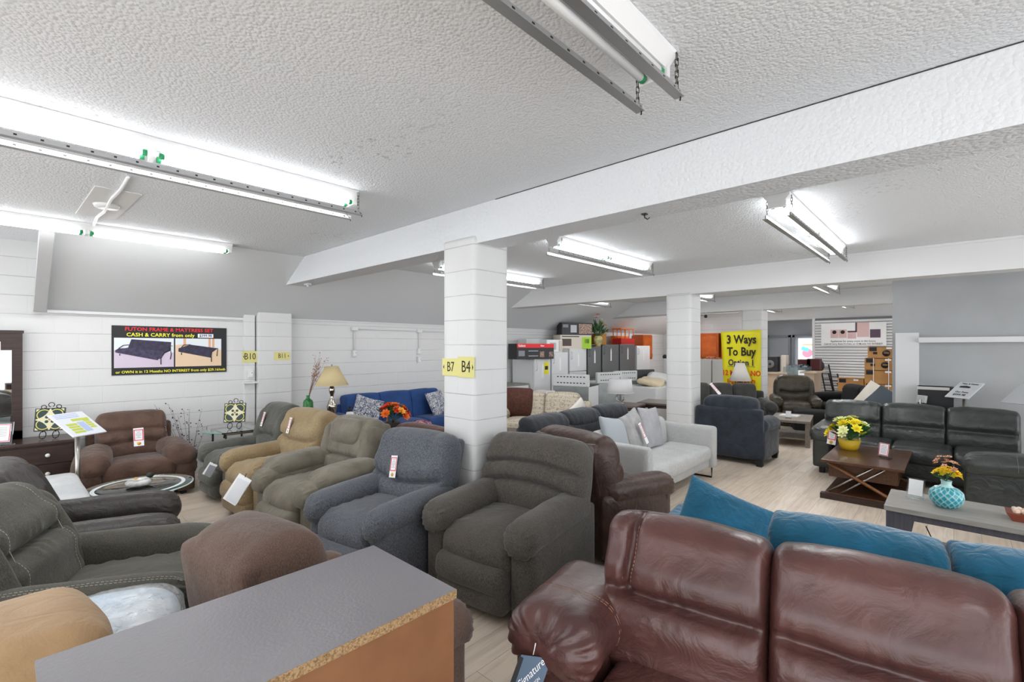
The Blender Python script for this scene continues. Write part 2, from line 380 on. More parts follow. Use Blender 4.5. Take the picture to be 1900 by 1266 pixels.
# grey room doors
for i, (a, b_) in enumerate([(-5.2, -4.55), (-4.33, -3.55)]):
    d = boxo('door_%d' % (i+1), mat('grey_door', '#989ca0', .5), (a, 20.14, 0), (b_, 20.2, 2.05)); S(d)
    fr = MB()
    fr.box((a-.08, 20.1, 0), (a, 20.2, 2.13)); fr.box((b_, 20.1, 0), (b_+.08, 20.2, 2.13)); fr.box((a-.08, 20.1, 2.05), (b_+.08, 20.2, 2.13))
    fr.build('frame', mat('grey_frame', '#7c8084', .5), d); MB().tube([(a+.1, 20.1, 1), (a+.1, 20.04, 1)], .02).build('door_handle', plain('chrome', '#c8c8c8', .2, metal=1), d)
# slat wall
sl = MB(); sl.box((-2.88, 15.72, 0), (4.3, 15.75, 2.49), 1)
zz = 0.0
while zz < 2.36:
    sl.box((-2.88, 15.69, zz+.008), (4.3, 15.725, zz+.068)); zz += .076
slat_m = mat('white_slatwall', '#dedede', .4); S(sl.build('wall_slat', [slat_m, mat('slat_groove', '#6f7173', .5)]))
S(boxo('trim_22', smooth_m, (-2.94, 15.66, 0), (-2.88, 15.78, 2.49)))

# ---------------------------------------------------------------- strip lights
hous = mat('white_enamel', '#e4e4e4', .35); alu = mat('brushed_aluminium', '#b9babb', .35, metal=.8); chainm = mat('dark_chain', '#4a443c', .4, metal=.8)
tube_on = mat('lit_tube', '#fcfdff', .3, emit=TUBE); tube_off = mat('unlit_tube', '#f2f2f2', .25); green = mat('green_tube_cap', '#1f8a55', .4)
def chain(mb, p, q, n=None):
    p, q = Vector(p), Vector(q); n = n or max(3, int((q-p).length/.022)); d = (q-p)/n
    for i in range(n):
        c = p+d*(i+.5); a = d*.62; s_ = Vector((.006, 0, 0)) if i % 2 else Vector((0, .006, 0))
        mb.tube([c-a+s_, c+a+s_, c+a-s_, c-a-s_, c-a+s_], .0017, 5)
def strip(x, y0, y1, lit, label, group=None, rails=(-.075, .09), z=ZC, small=False):
    t = thing('strip_light', label, 'ceiling light', (x, (y0+y1)/2, z), 0, group); h = (y1-y0)/2
    MB().prism([(-.085, -.001), (.085, -.001), (.085, -.02), (.05, -.062), (-.05, -.062), (-.085, -.02)], -h, h, axis='y').build('housing', hous, t)
    tm = tube_on if lit else tube_off
    for sx in (-.037, .037):
        for (a, b_) in ((-h+.03, -.02), (.02, h-.03)):
            o = MB().tube([(sx, a+.02, -.083), (sx, b_-.02, -.083)], .0165, 10).build('tube', tm, t)
            MB().tube([(sx, a+.008, -.083), (sx, a+.03, -.083)], .0175, 10).build('tube_cap', green, o); MB().tube([(sx, b_-.03, -.083), (sx, b_-.008, -.083)], .0175, 10).build('tube_cap', green, o)
    for yy in (-h+.015, 0, h-.015): MB().box((-.06, yy-.012, -.1), (.06, yy+.012, -.055)).build('lamp_holder', hous, t)
    if rails:
        for rx in rails:
            mb = MB(); mb.box((rx-.006, -h, -.175), (rx+.006, h+.02, -.15)); mb.box((rx-.022, -h, -.178), (rx+.016, h+.02, -.174))
            if not small:
                for q in range(int(2*h/.09)): mb.box((rx+.0055, -h+.05+q*.09, -.166), (rx+.0075, -h+.062+q*.09, -.158), 1)
            ra = mb.build('diffuser_rail', [alu, plain('rail_slot_black', '#181818')], t)
            cb = MB()
            for yy in (-h+.04, h-.01): chain(cb, (rx, yy, -.02), (rx, yy, -.155))
            cb.tube([(rx, h-.01, -.15), (rx+.008, h+.01, -.17), (rx, h+.02, -.19)], .003, 6); cb.build('chain', chainm, ra)
    if lit:
        l = bpy.data.lights.new('tube_light', 'AREA'); l.shape = 'RECTANGLE'; l.size = .12; l.size_y = 2*h; l.energy = LAMP_W*lit; l.color = (.97, .985, 1)
        lo = bpy.data.objects.new('tube_glow', l); C.objects.link(lo); lo.parent = t; lo.location = (0, 0, -.105)
    return t
G = 'strip lights along the ceiling'
strip(-.87, -.66, 1.78, 0, 'unlit twin tube ceiling light near the top centre with chained rails', G)
strip(-3.28, -.64, 1.79, 1, 'lit double tube ceiling light over the recliners with rails on chains', G)
strip(-5.93, -.66, 1.75, .8, 'lit batten light fixed beside the sloped plaster above the futon sign', G, rails=None)
strip(-3.05, 3.9, 5.97, 1, 'lit strip light hanging past the first beam right of the block column', G)
strip(-.97, 3.95, 6.45, 1, 'lit strip light over the dark leather sectional seating', G)
strip(-5.05, 3.95, 6.1, 1, 'lit strip light half hidden behind the nearest block column', G)
strip(-3.8, 8.0, 10.3, 1, 'lit strip light seen beyond the second column, left of the yellow banner', G, small=True)
strip(-1.6, 8.0, 10.3, 1, 'lit strip light beyond the second beam, left of the grey partition', G, small=True)
strip(-6.2, 7.9, 10.1, .5, 'strip light above the white fridges close to the sloped plaster', G, small=True)
strip(-3.6, 12.4, 14.8, 1, 'small far strip light just left of the third column', G, small=True)
strip(-1.9, 12.6, 14.4, 1, 'small far strip light in front of the white slatwall', G, small=True)
strip(-5.8, 12.4, 14.8, 1, 'far strip light above the orange kitchen cabinets', G, small=True)
strip(1.5, -.66, 1.78, 1, 'added lit strip light out of view, right of and behind the unlit one', G)  # unseen fixture, added as fill light for the near bay
strip(-4.6, 16.6, 19.0, 1.6, 'added strip light behind the far beam, brightening the dark grey back room', G, small=True)  # no fixture shows here; added to lift the dim back room

# small fittings on wall and beam
con = MB(); con.tube([(XL+.02, 3.98, 1.98), (XL+.02, 12.6, 1.98)], .011, 8); con.tube([(XL+.02, 4.02, 1.98), (XL+.02, 4.02, 1.6)], .011, 8); con.tube([(XL+.02, 5.33, 1.98), (XL+.02, 5.33, 1.6)], .011, 8)
con.tube([(XL+.02, 7.6, 1.98), (XL+.02, 7.6, 1.5)], .011, 8); con.tube([(XL+.02, 11.5, 1.98), (XL+.02, 11.5, 1.5)], .011, 8)
for y in (4.02, 5.33, 7.6, 11.5): con.cbox((XL+.03, y, 1.98), (.05, .11, .06), 0, .008)
whitep = mat('white_painted_metal', '#d6d6d6', .45)
c_ = tag(con.build('electrical_conduit', whitep), 'white surface conduit running along the block wall behind the blue sofa', 'conduit')
for y, z_, lb in ((4.02, 1.57, 'white socket box at the bottom of the left conduit drop'), (5.33, 1.6, 'white socket box at the bottom of the conduit drop beside the column'), (5.33, 1.44, 'small white plate with a dark dot below the right conduit drop'), (2.39, 1.3, 'white switch box on the strip beside the B10 sign')):
    o = thing('socket_box', lb, 'socket', (XL+(.09 if y < 3 else 0), y, z_)); boxo('cover', whitep, (.001, -.035, -.055), (.045, .035, .055), o, bev=.006)
    MB().box((.045, -.02, -.035), (.049, .02, .035)).build('plate', hous, o); MB().ball((.05, .012, .012), .006).build('screw', plain('dark_dot', '#333333'), o)
o = MB().cbox((XL+.13, 2.385, 1.18), (.08, .2, .025)).build('wall_ledge', whitep); tag(o, 'short white ledge under the switch box on the left wall', 'ledge')
hk = MB().tube([(-1.42, 2.75, zb), (-1.42, 2.75, zb-.025), (-1.40, 2.75, zb-.04), (-1.385, 2.75, zb-.03)], .004, 6).cbox((-1.42, 2.75, zb-.004), (.03, .03, .008)).build('ceiling_hook', chainm); tag(hk, 'small dark hook screwed under the main beam', 'hook')
hk = MB().cbox((-6.2, 2.74, zb-.012), (.12, .05, .022), 0, .005).ball((-6.2, 2.74, zb-.03), .018).build('beam_fitting', whitep); tag(hk, 'white fitting under the left end of the main beam', 'fitting')
# painted-over cover plate and conduit on the ceiling
o = thing('ceiling_plate', 'smooth painted patch plate with a round cover on the left ceiling', 'ceiling plate', (-4.98, .58, ZC), 0)
MB().cbox((0, 0, -.004), (1.05, .27, .008), 0, .003, (0, 0, 1)).build('patch', smooth_m, o)
MB().lathe([(0, -.03), (.075, -.03), (.085, -.012), (.085, -.008)], n=24).build('round_cover', hous, o)
MB().tube([(-.88, .01, -.014), (-.5, -.008, -.014), (-.2, .006, -.02), (0, 0, -.024), (.3, -.006, -.02), (.6, .008, -.014), (.95, 0, -.014)], .011, 8).build('wire_duct', hous, o)

# ---------------------------------------------------------------- wall signs
black = mat('sign_black', '#1c1c1e', .5); yel = mat('sign_yellow', '#f4ee3a', .5); red = mat('sign_red', '#e8222c', .5); whi = mat('sign_white', '#f2f2f2', .5)
def paper(y, z, w_, h_, tx, label, x, face, arrow=None, tilt=0):
    col = mat('pale_yellow_card', '#d6cf88', .8)
    o = thing('aisle_sign', label, 'sign', (x, y, z)); o.rotation_euler = (R(90), R(tilt), R(face))
    b_ = MB().cbox((0, 0, .0015), (w_, h_, .003)).build('card', col, o)
    text(tx, h_*.8, mat('ink_black', '#15150f', .6), o, (0, 0, .004), (0, 0, 0), sx=.78)
    if arrow:
        s_ = arrow; MB().prism([(s_*w_*.44, 0), (s_*w_*.38, h_*.13), (s_*w_*.38, -h_*.13)], .003, .0045, axis='z').build('arrow', black, o)
paper(2.39, 1.54, .2, .16, 'B10', 'pale yellow card reading B10 on the narrow wall strip', XL+.093, 90, -1)
paper(2.8, 1.545, .22, .12, 'B11', 'pale yellow card reading B11 on the left wall pilaster', XL+.163, 90, 1)
paper(2.576, 1.505, .22, .145, 'B7', 'pale yellow card reading B7 on the near column', -3.095, 0, -1, 0)
paper(2.574, 1.51, .2, .17, 'B4', 'pale yellow card reading B4 wrapping the near column corner', -2.9, 0, 1, 0)
# futon poster
o = thing('futon_poster', 'black poster advertising a futon frame and mattress set on the white block wall', 'poster', (XL+.012, 1.51, 1.635)); o.rotation_euler = (R(90), 0, R(90))
W_, H_ = 1.22, .6
boxo('board', black, (-W_/2, -H_/2, -.008), (W_/2, H_/2, 0), o)
text('FUTON FRAME & MATTRESS SET', .062, red, o, (-.02, .258, .001), (0, 0, 0), sx=1.05, bold=.014)
text('CASH & CARRY from only', .062, yel, o, (-.12, .19, .001), (0, 0, 0), sx=1.02, bold=.014)
boxo('price_label', whi, (.27, .165, 0), (.45, .215, .001), o); text('$399.98', .045, mat('ink_navy', '#20306a'), o, (.36, .19, .0015), (0, 0, 0), bold=.02)
text('or OWN it in 12 Months NO INTEREST from only $29.16/mth', .046, yel, o, (.01, -.265, .001), (0, 0, 0), sx=.98, bold=.012)
def P2(pts, z, mm, name): return MB().prism([(q[0]*1.09, (q[1]+.03)*1.07-.03) for q in pts], z, z+.0012, axis='z').build(name, mm, o)
lilac = mat('photo_lilac', '#cdbfd0'); photow = mat('photo_pale', '#e0e6ea'); fut = mat('photo_futon', '#3d3850', var='#2e2a3c', vs=20); photoo = mat('photo_floor_tan', '#e2c6a6'); photoc = mat('photo_curtain', '#dda984')
P2([(-.54, -.2), (.005, -.2), (.005, .14), (-.54, .14)], .0, photow, 'photo_panel'); P2([(-.54, -.2), (.005, -.2), (.005, -.03), (-.54, .0)], .001, lilac, 'photo_ground')
P2([(.02, -.2), (.5, -.2), (.5, .14), (.02, .14)], .0, photow, 'photo_panel'); P2([(.02, -.2), (.5, -.2), (.5, .0), (.13, .07), (.02, .06)], .001, photoo, 'photo_ground')
for xx in (.1, .36, .4): P2([(xx, .03), (xx+.025, .03), (xx+.025, .14), (xx, .14)], .002, photoc, 'photo_curtain')
P2([(-.5, .02), (-.42, .025), (-.39, .125), (-.02, .095), (-.03, -.01), (-.12, -.06), (-.15, -.12), (-.53, .0)], .003, fut, 'photo_futon')
P2([(-.53, .0), (-.4, .035), (-.07, -.02), (-.12, -.1), (-.17, -.115), (-.53, -.025)], .004, mat('photo_seat', '#4a4460', var='#332e44', vs=25), 'photo_seat')
P2([(.05, .02), (.17, .065), (.46, .02), (.4, -.03), (.39, -.1), (.05, -.02)], .003, fut, 'photo_futon')
def T2(pts, nm='photo_frame', r=.005): MB().tube([(a*1.09, (b_+.03)*1.07-.03, .006) for a, b_ in pts], r, 6).build(nm, black, o)
T2([(-.12, -.17), (-.12, -.1), (-.09, -.03), (-.03, 0), (-.02, -.05), (-.03, -.11)]); T2([(-.03, .0), (-.03, .05), (-.01, .05)]); T2([(-.5, .02), (-.46, .055), (-.41, .06)]); T2([(-.49, -.04), (-.49, -.06)])
T2([(.39, -.15), (.39, -.03), (.46, .02), (.45, -.08)]); T2([(.08, .03), (.1, .06), (.17, .065)]); T2([(.08, -.03), (.08, -.06)])
# ---------------------------------------------------------------- price tags
tagred = mat('tag_red_border', '#d8264a', .4); tagw = mat('tag_white_card', '#eeeeee', .4); gold = mat('gold_seal', '#e0a83a', .5); ink = mat('tag_grey_print', '#8a8a92', .6)
acr = mat('clear_acrylic', '#f4fafa', .05, trans=1., ior=1.3)
def price_tag(loc, rot, label, w_=.07, h_=.17, kind=0):
    """local x right, local y up, local z toward the viewer"""
    o = thing('price_tag', label, 'price tag', loc); o.rotation_euler = tuple(R(a) for a in rot); o['group'] = 'price tags pinned on the seating'
    boxo('card', tagw, (-w_/2, -h_/2, 0), (w_/2, h_/2, .002), o)
    b_ = MB(); y0, y1 = -h_*.2, h_*.42; a = w_*.46; t = w_*.09
    for lo, hi in (((-a, y0), (a, y0+t)), ((-a, y1-t), (a, y1)), ((-a, y0), (-a+t, y1)), ((a-t, y0), (a, y1))): b_.box((lo[0], lo[1], .002), (hi[0], hi[1], .003))
    b_.build('red_border', tagred, o)
    q = MB()
    for i in range(7): yy = y1-t-h_*.06-i*h_*.062; ww = a*(.35 if i in (1, 5) else .62); q.box((-ww, yy, .002), (ww, yy+h_*.018, .0028))
    q.build('print', ink, o)
    if kind == 0: MB().lathe([(0, .0035), (w_*.2, .0035), (w_*.2, .002)], (0, -h_*.36, 0), 14).build('gold_seal', gold, o)
    return o

def wpt(root, p):   # a point in a thing's own frame, in the room
    M = Matrix.Translation(root.location) @ root.rotation_euler.to_matrix().to_4x4(); return M @ Vector(p)

# ---------------------------------------------------------------- recliners (front is -y)
BK = {}
def recliner(label, loc, rz, m, W=.92, D=.9, H=.99, aw=.19, ah=.6, sh=.48, seams=((.25, .2), (-.35, .2)), tilt=14, back_t=.25, bw=None,
             m2=None, wings=0, head=0, group='recliners in the showroom', style=0, lever=0, name='recliner', armr=.085, pl=.010, cat='recliner', bulge=.012, foot=2, hres=.014, **k):
    t = thing(name, label, cat, loc, rz, group); m2 = m2 or m; hw = W/2; si = W-2*aw
    # boxy body under the arms
    for s_ in (-1, 1):
        sp = soft('side_panel', t, m, (aw*.86, D*.86, ah-.1), (s_*(hw-aw*.55), .03, (ah-.1)/2+.035), r=(.03, .05, .03), puff=(.012, .012, 0), wr=.003, res=.04)
        soft('arm', t, m, (aw*1.1, D*.84, .19), (s_*(hw-aw*.58), -.035, ah-.075), (2, 0, 0), r=(armr, .07, armr), puff=(.012, .02, .012), fn=armfn(.035, pl), res=.018, wr=.004)
        if style == 1: soft('arm_pad', t, m2, (aw*1.25, D*.62, .17), (s_*(hw-aw*.5), -.03, ah+.0), (3, 0, 0), r=(.08, .08, .08), puff=(.015, .03, .02), fn=armfn(.03, .009), res=.016)
    soft('body', t, m, (si+.02, D*.72, .22), (0, .06, .17), r=.02, wr=0, res=.06)
    # seat, rolled front and footrest panel
    def seatfn(P, U, h):
        P[:, 2] -= .03*np.clip(-U[:, 1]-.6, 0, 1)**1.5*3
        P[:, 2] += .006*np.sin(P[:, 1]*60+2*np.sin(P[:, 0]*20))*g(np.abs(U[:, 0])-1, .35)*np.clip(U[:, 2], 0, 1); return P
    soft('seat', t, m2, (si+.03, D*.66, .2), (0, -.1, sh-.09), r=(.05, .08, .07), puff=(0, .03, .035), fn=seatfn, res=.022)
    fz = sh-.16
    if foot == 2:
        soft('footrest', t, m2, (si+.02, .14, fz*.56), (0, -D*.43, fz*.7+.03), (-4, 0, 0), r=(.04, .06, .06), puff=(0, .03, 0), res=.022)
        soft('footrest', t, m2, (si+.02, .13, fz*.52), (0, -D*.42, fz*.28+.045), (3, 0, 0), r=(.04, .06, .05), puff=(0, .025, 0), res=.022)
    else: soft('footrest', t, m2, (si+.01, .12, fz+.04), (0, -D*.43, fz/2+.06), r=(.04, .05, .05), puff=(0, .02, 0), res=.022)
    # back
    bw = bw or W*.9; bh = H-sh+.1; a = R(tilt)
    by = D*.27; cy = by+math.sin(a)*bh/2; czz = sh-.12+math.cos(a)*bh/2+.02
    soft('back', t, m, (bw, back_t, bh), (0, cy, czz), (-tilt, 0, 0), r=(.07, .11, .1), puff=(.01, .03, .02), fn=seamed(seams, top=.02, bulge=bulge, sides=.012, pinch=.05, gath=.005, depth=.055, wid=.015), res=hres, nmax=120)
    soft('rear_panel', t, m, (bw*.93, .1, bh*.96), (0, cy+back_t*.36, czz-.03), (-tilt, 0, 0), r=(.03, .04, .04), wr=.002, res=.05)
    if wings:
        for s_ in (-1, 1):
            soft('back_bolster', t, m, (wings, back_t*.95, bh*.8), (s_*(bw/2-wings*.25), cy-.035, czz-.01), (-tilt, 0, s_*6), r=(.06, .09, .09), puff=(.015, .02, .02), fn=seamed((), top=.03, gath=0), res=.02)
    if head:
        soft('head_pillow', t, m2, (bw*.62, .13, bh*.36), (0, cy+math.sin(a)*bh*.3-back_t*.48, czz+bh*.3), (-tilt, 0, 0), r=(.05, .06, .08), puff=(.01, .03, .02), res=.018)
    ft = MB()
    for sx in (-1, 1):
        for yy in (-.3, .32): ft.cbox((sx*(hw-.1), yy, .02), (.05, .05, .04))
    ft.build('base_feet', plain('black_plastic', '#141414', .5), t)
    if lever: MB().tube([(lever*(hw+.005), -.05, ah-.16), (lever*(hw+.03), -.05, ah-.16), (lever*(hw+.03), -.13, ah-.12)], .012, 8).build('lever', plain('black_plastic', '#141414', .5), t)
    BK[t.name] = (0, cy, czz, tilt, back_t, bh); return t
def back_tag(t, dx, dz, label, **k):
    _, cy, cz_, tilt, bt, bh = BK[t.name]; a = R(tilt); del_ = bt/2+.055
    p = (dx, cy-math.cos(a)*del_+math.sin(a)*dz, cz_+math.cos(a)*dz+math.sin(a)*del_)
    q = wpt(t, p); rz = math.degrees(t.rotation_euler.z); price_tag(q, (90-tilt, k.pop('roll', 0), rz), label, **k)

ch_dark = chen('charcoal_chenille', '#47413c', '#3b3733', '#5d5852', fs=230)
ch_blue = chen('blue_grey_plush', '#3e3f43', '#494b50', '#666a71', fs=210)
olive = suede('olive_taupe_suede', '#676153', '#7b7567', vs=6)
tanf = chen('tan_tweed', '#98845f', '#ab9877', '#846f52', fs=260)
dgreen = suede('dark_sage_suede', '#4c4c46', '#5a5b54', vs=6)
brownsu = suede('chocolate_suede', '#4e3a30', '#624b3f', vs=6, wr=.5)
mocha = chen('mocha_plush', '#5c493f', '#4b3b33', '#6b564a', fs=240)
khaki = chen('dark_olive_tweed', '#45443d', '#39382f', '#56534a', fs=260)
lth_dk = leather('espresso_leather', '#3a3532', '#2d2927')
lth_bk = leather('black_leather', '#3d403e', '#2e312f', rough=.33, coat=.3)
lth_br = leather('chestnut_leather', '#5c3a35', '#472b28', wr=.55, ws=7, vs=4, rough=.36, coat=.45)
lth_bz = leather('bronze_leather', '#4b4436', '#3c3629', rough=.38)
lth_cho = leather('cocoa_leather', '#4a342b', '#3b2922')

r1 = recliner('charcoal brown chenille recliner with three padded back channels, in front of the column', (-2.28, 2.44, 0), 7, ch_dark, W=.93, D=.96, H=1.0, aw=.2, ah=.62, seams=((.2, .16), (-.28, .2)), tilt=13, bw=.86, hres=.009)
r2 = recliner('blue grey plush recliner left of the charcoal one, price tag on its back', (-3.15, 1.98, 0), 9, ch_blue, W=.85, D=.92, H=1.0, aw=.17, ah=.6, seams=((-.12, -.2),), tilt=15, bw=.76, bulge=.02, hres=.009)
back_tag(r2, -.08, .0, 'narrow white price tag on the back of the blue grey recliner', roll=-6)
r3 = recliner('olive taupe suede recliner with padded head pillow and fat pillow arms', (-4.2, 2.0, 0), 6, olive, W=.97, D=.95, H=1.0, aw=.22, ah=.58, seams=((-.2, 0),), tilt=14, bw=.66, wings=.15, head=1, style=1, hres=.011)
r4 = recliner('tan tweed recliner between the olive and the dark sage recliners', (-5.16, 1.97, 0), 4, tanf, W=.86, D=.9, H=1.0, aw=.17, ah=.6, seams=((.02, -.16),), tilt=15, bw=.8, bulge=.02)
back_tag(r4, -.12, .1, 'small white price tag pinned on the tan tweed recliner back', w_=.055)
r5 = recliner('dark sage suede recliner at the wall end of the row', (-6.0, 1.98, 0), 3, dgreen, W=.8, D=.92, H=1.0, aw=.19, ah=.56, seams=((-.35, .1),), tilt=16, bw=.6, wings=.14)
back_tag(r5, -.1, .08, 'slim white price tag on the dark sage recliner', w_=.05)
# paperwork hanging from the recliner arms
for lc, rr, lb, s_ in (((-4.62, 1.42, .42), (68, 24, 30), 'white sheets hanging from the left arm of the olive recliner', .2), ((-5.58, 1.46, .42), (80, 30, 60), 'dark backed leaflet hanging by the tan recliner arm', .11), ((-2.9, 1.95, .44), (70, -30, 40), 'white leaflet tucked beside the left arm of the charcoal recliner', .14)):
    o = thing('leaflet', lb, 'leaflet', lc); o.rotation_euler = tuple(R(a) for a in rr)
    MB().cbox((0, 0, 0), (s_*.7, s_*1.2, .004), 0, 0).build('sheet', tagw, o); MB().cbox((.01, -.01, .004), (s_*.6, s_*1.0, .002), 0, 0, (0, 0, 4)).build('cover', mat('grey_cover', '#8b8d92') if s_ < .16 else mat('white_cover', '#dedfe3'), o)
    MB().tube([(0, s_*.58, .006), (0, s_*.75, .02)], .003, 6).build('string', black, o)

# foreground left: side-on recliners and the turned one behind the chest
r11 = recliner('dark olive tweed recliner with white stitching seen side-on at the left edge', (-3.12, .36, 0), 155, khaki, W=.82, D=.98, H=1.02, hres=.011, aw=.13, ah=.61, seams=((.05, 0),), tilt=24, bw=.6, wings=.12, armr=.06, bulge=.03)
r12 = recliner('espresso leather recliner behind the side-on olive tweed one', (-4.0, .4, 0), 168, lth_dk, W=.78, D=.98, H=1.02, aw=.17, ah=.62, seams=((-.1, 0),), tilt=22, bw=.64, wings=.1, pl=.009)
r13 = recliner('mocha brown plush chair with its back turned behind the tall chest', (-1.98, .95, 0), 189, mocha, W=1.06, D=.86, H=1.0, aw=.18, ah=.57, seams=((.1, 0),), tilt=8, bw=.5, back_t=.3, armr=.09)
r14 = recliner('cocoa leather recliner with power button in its side, behind the charcoal recliner', (-2.26, 3.62, 0), 166, lth_cho, W=.92, D=.9, H=.98, aw=.17, ah=.6, seams=((.2, .1), (-.3, .1)), tilt=12, pl=.009)
MB().lathe([(0, .006), (.02, .006), (.032, .004), (.036, 0)], n=20).build('power_button', [plain('glossy_black', '#15161a', .15)], r14, (-.44, -.28, .42), (0, -90, 0), )
r15 = recliner('bronze leather recliner facing the room beside the yellow banner', (-2.53, 11.75, 0), 18, lth_bz, W=.95, D=.92, H=1.04, aw=.2, ah=.6, seams=((.0, -.15),), tilt=8, bw=.7, wings=.13, group='recliners in the showroom')
r16 = recliner('reddish brown suede recliner behind the olive and blue grey ones', (-4.05, 3.25, 0), 185, suede('russet_suede', '#54372f', '#64443a'), W=.9, D=.8, H=.86, seams=((.1, 0),), tilt=6)

# ---------------------------------------------------------------- sofas (front is -y)
def sofa(label, loc, rz, m, W=2., D=.9, H=.85, n=3, aw=.2, ah=.62, sh=.44, bt=.24, tilt=12, seams=(), arm='round', m2=None, cat='sofa', name='sofa', group=None,
         legs=None, rear=True, cush=True, inset=0., base=.08, arms=(1, 1), top=.015, seatn=None, br=(.06, .1, .09), panel=.0, pl=.006, res=.02, seatp=.03, gath=.004, full=0, alen=.86, ay=-.03, cwx=1.02, sdepth=.035, nmax=60, vs0=()):
    t = thing(name, label, cat, loc, rz, group); m2 = m2 or m; hw = W/2
    il = -hw+(aw if arms[0] else 0); ir = hw-(aw if arms[1] else 0); iw = ir-il
    soft('base', t, m, (iw+.04, D*.86, sh-.1-base), ((il+ir)/2, .02, base+(sh-.1-base)/2), r=(.02, .04, .03), puff=(0, .008, 0), res=.06, wr=.002)
    for s_, on in ((-1, arms[0]), (1, arms[1])):
        if not on: continue
        x = s_*(hw-aw/2)
        if arm == 'slab': soft('arm', t, m, (aw, D*.97, ah-base), (x, 0, base+(ah-base)/2), r=(.035, .05, .035), puff=(.008, 0, 0), res=.04, wr=.002)
        else:
            soft('side_panel', t, m, (aw*.84, D*(alen+.02), ah-.12-base), (x, ay+.02, base+(ah-.12-base)/2), r=(.03, .04, .03), puff=(.008, .012, 0), res=.04, wr=.003)
            soft('arm', t, m, (aw*1.12, D*alen, .2), (x, ay, ah-.09), (2, 0, 0), r=(.1, .08, .09), puff=(.01, .02, .01), fn=armfn(.03, pl), res=res, wr=.005)
    sn = seatn or n; sw = iw/sn
    for i in range(sn):
        soft('seat_cushion', t, m2, (sw*1.0, D*.66, .19), (il+sw*(i+.5), -.11, sh-.085), r=(.04, .07, .06), puff=(.0, .02, seatp), res=res*1.2)
    if full: il = -hw+(full if full < 1 else .06); iw = ir-il
    cw = iw/n; bh = H-sh+.12; a = R(tilt)
    if rear: soft('rear_panel', t, m, (W-(.04 if arm != 'slab' else 0)-panel, .12, H-.1-base), (0, D/2-.09, base+(H-.1-base)/2), (-3, 0, 0), r=(.04, .05, .05), res=.05, wr=.002)
    for i in range(n):
        soft('back_cushion', t, m2, (cw*cwx, bt, bh), (il+cw*(i+.5), D/2-.1-bt/2+math.sin(a)*bh/2-.04, sh-.1+bh/2*math.cos(a)+.03), (-tilt, 0, 0), r=br, puff=(.0, .03, .02),
             fn=seamed(seams, top=top, bulge=.015, gath=gath, depth=sdepth, wid=.02, vseams=vs0 if i == 0 else ()), res=res*.9, nmax=nmax)
    if legs is None:
        for sx in (-1, 1):
            for sy in (-1, 1): MB().cbox((sx*(hw-(.12 if alen > .8 else aw+.12)), sy*(D/2-.12), (base+.03)/2), (.06, .06, base+.03), 0, .005).build('leg', plain('black_leg', '#191715', .5), t)
    if legs == 'block':
        for sx in (-1, 1):
            for sy in (-1, 1): MB().prism([(-.035, 0), (.035, 0), (.05, base+.02), (-.05, base+.02)], -.035, .035).build('leg', plain('black_leg', '#191715', .5), t, (sx*(hw-.07), sy*(D/2-.08), 0))
    if legs == 'loop':
        for sx in (-1, 1):
            MB().tube([(0, -D/2+.06, base+.01), (0, -D/2+.06, .012), (0, D/2-.06, .012), (0, D/2-.06, base+.01)], .011, 6).build('leg', plain('dark_metal_leg', '#3a332c', .35, metal=.9), t, (sx*(hw-.08), 0, 0))
    return t

# foreground brown leather sofa
s1 = sofa('large chestnut brown leather sofa across the bottom right foreground', (.2, 1.778, 0), 8, lth_br, W=3.04, D=.82, H=.92, panel=.5, alen=.68, ay=.05, full=.25, n=4, aw=.34, ah=.66, sh=.45, bt=.27, tilt=14, seams=((.0, .0),), br=(.045, .11, .07), top=.012, pl=.014, res=.012, seatn=4, gath=.003, cwx=1.015, sdepth=.06, nmax=90, vs0=((-.62, .04, .0, 1),))
# hang tag of the maker on the front of the arm
o = thing('hang_tag', 'blue grey cardboard tag with white script hanging on the chestnut sofa arm', 'tag', (-1.13, 1.3, .47)); o.rotation_euler = (R(72), R(18), R(25))
MB().prism([(-.05, -.07), (.03, -.085), (.055, -.05), (.055, .06), (.02, .085), (-.05, .06)], 0, .003, axis='z').build('card', mat('slate_blue_card', '#53667c', .45), o)
MB().prism([(-.054, -.078), (-.035, -.08), (-.038, .055), (-.054, .055)], -.002, .0035, axis='z').build('edge_band', black, o)
text('Signature', .034, whi, o, (.004, .02, .004), (0, 0, 65), shear=.35); text('DESIGN', .014, whi, o, (.028, .0, .004), (0, 0, 65))
MB().tube([(-.01, .08, .002), (-.015, .12, .01)], .002, 6).build('string', whi, o)
# teal sofa with chaise, back to back with it
teal = suede('teal_velvet', '#0f5570', '#17688a', vs=4, sheen=.5, wr=.6)
s2 = sofa('teal velvet sofa standing back to back with the chestnut leather sofa', (.34, 2.89, 0), 188, teal, W=2.05, D=.86, H=.83, br=(.03, .1, .07), n=3, aw=.16, ah=.6, sh=.44, tilt=10, seams=((.45, 0),), arms=(1, 0), top=.008, seatn=3, res=.018, gath=.006)
soft('chaise_seat', s2, teal, (.9, 1.2, .2), (1.36, -.42, .36), r=(.04, .06, .05), puff=(0, 0, .015), res=.04)
soft('chaise_base', s2, teal, (.86, 1.15, .24), (1.36, -.42, .15), r=.03, res=.08)
tag(pillow('throw_pillow', None, teal, (.56, .5), (-1.03, 3.0, .56), (-42, 20, 16), t=.17), 'teal throw pillow leaning at the chaise end of the teal sofa', 'pillow')
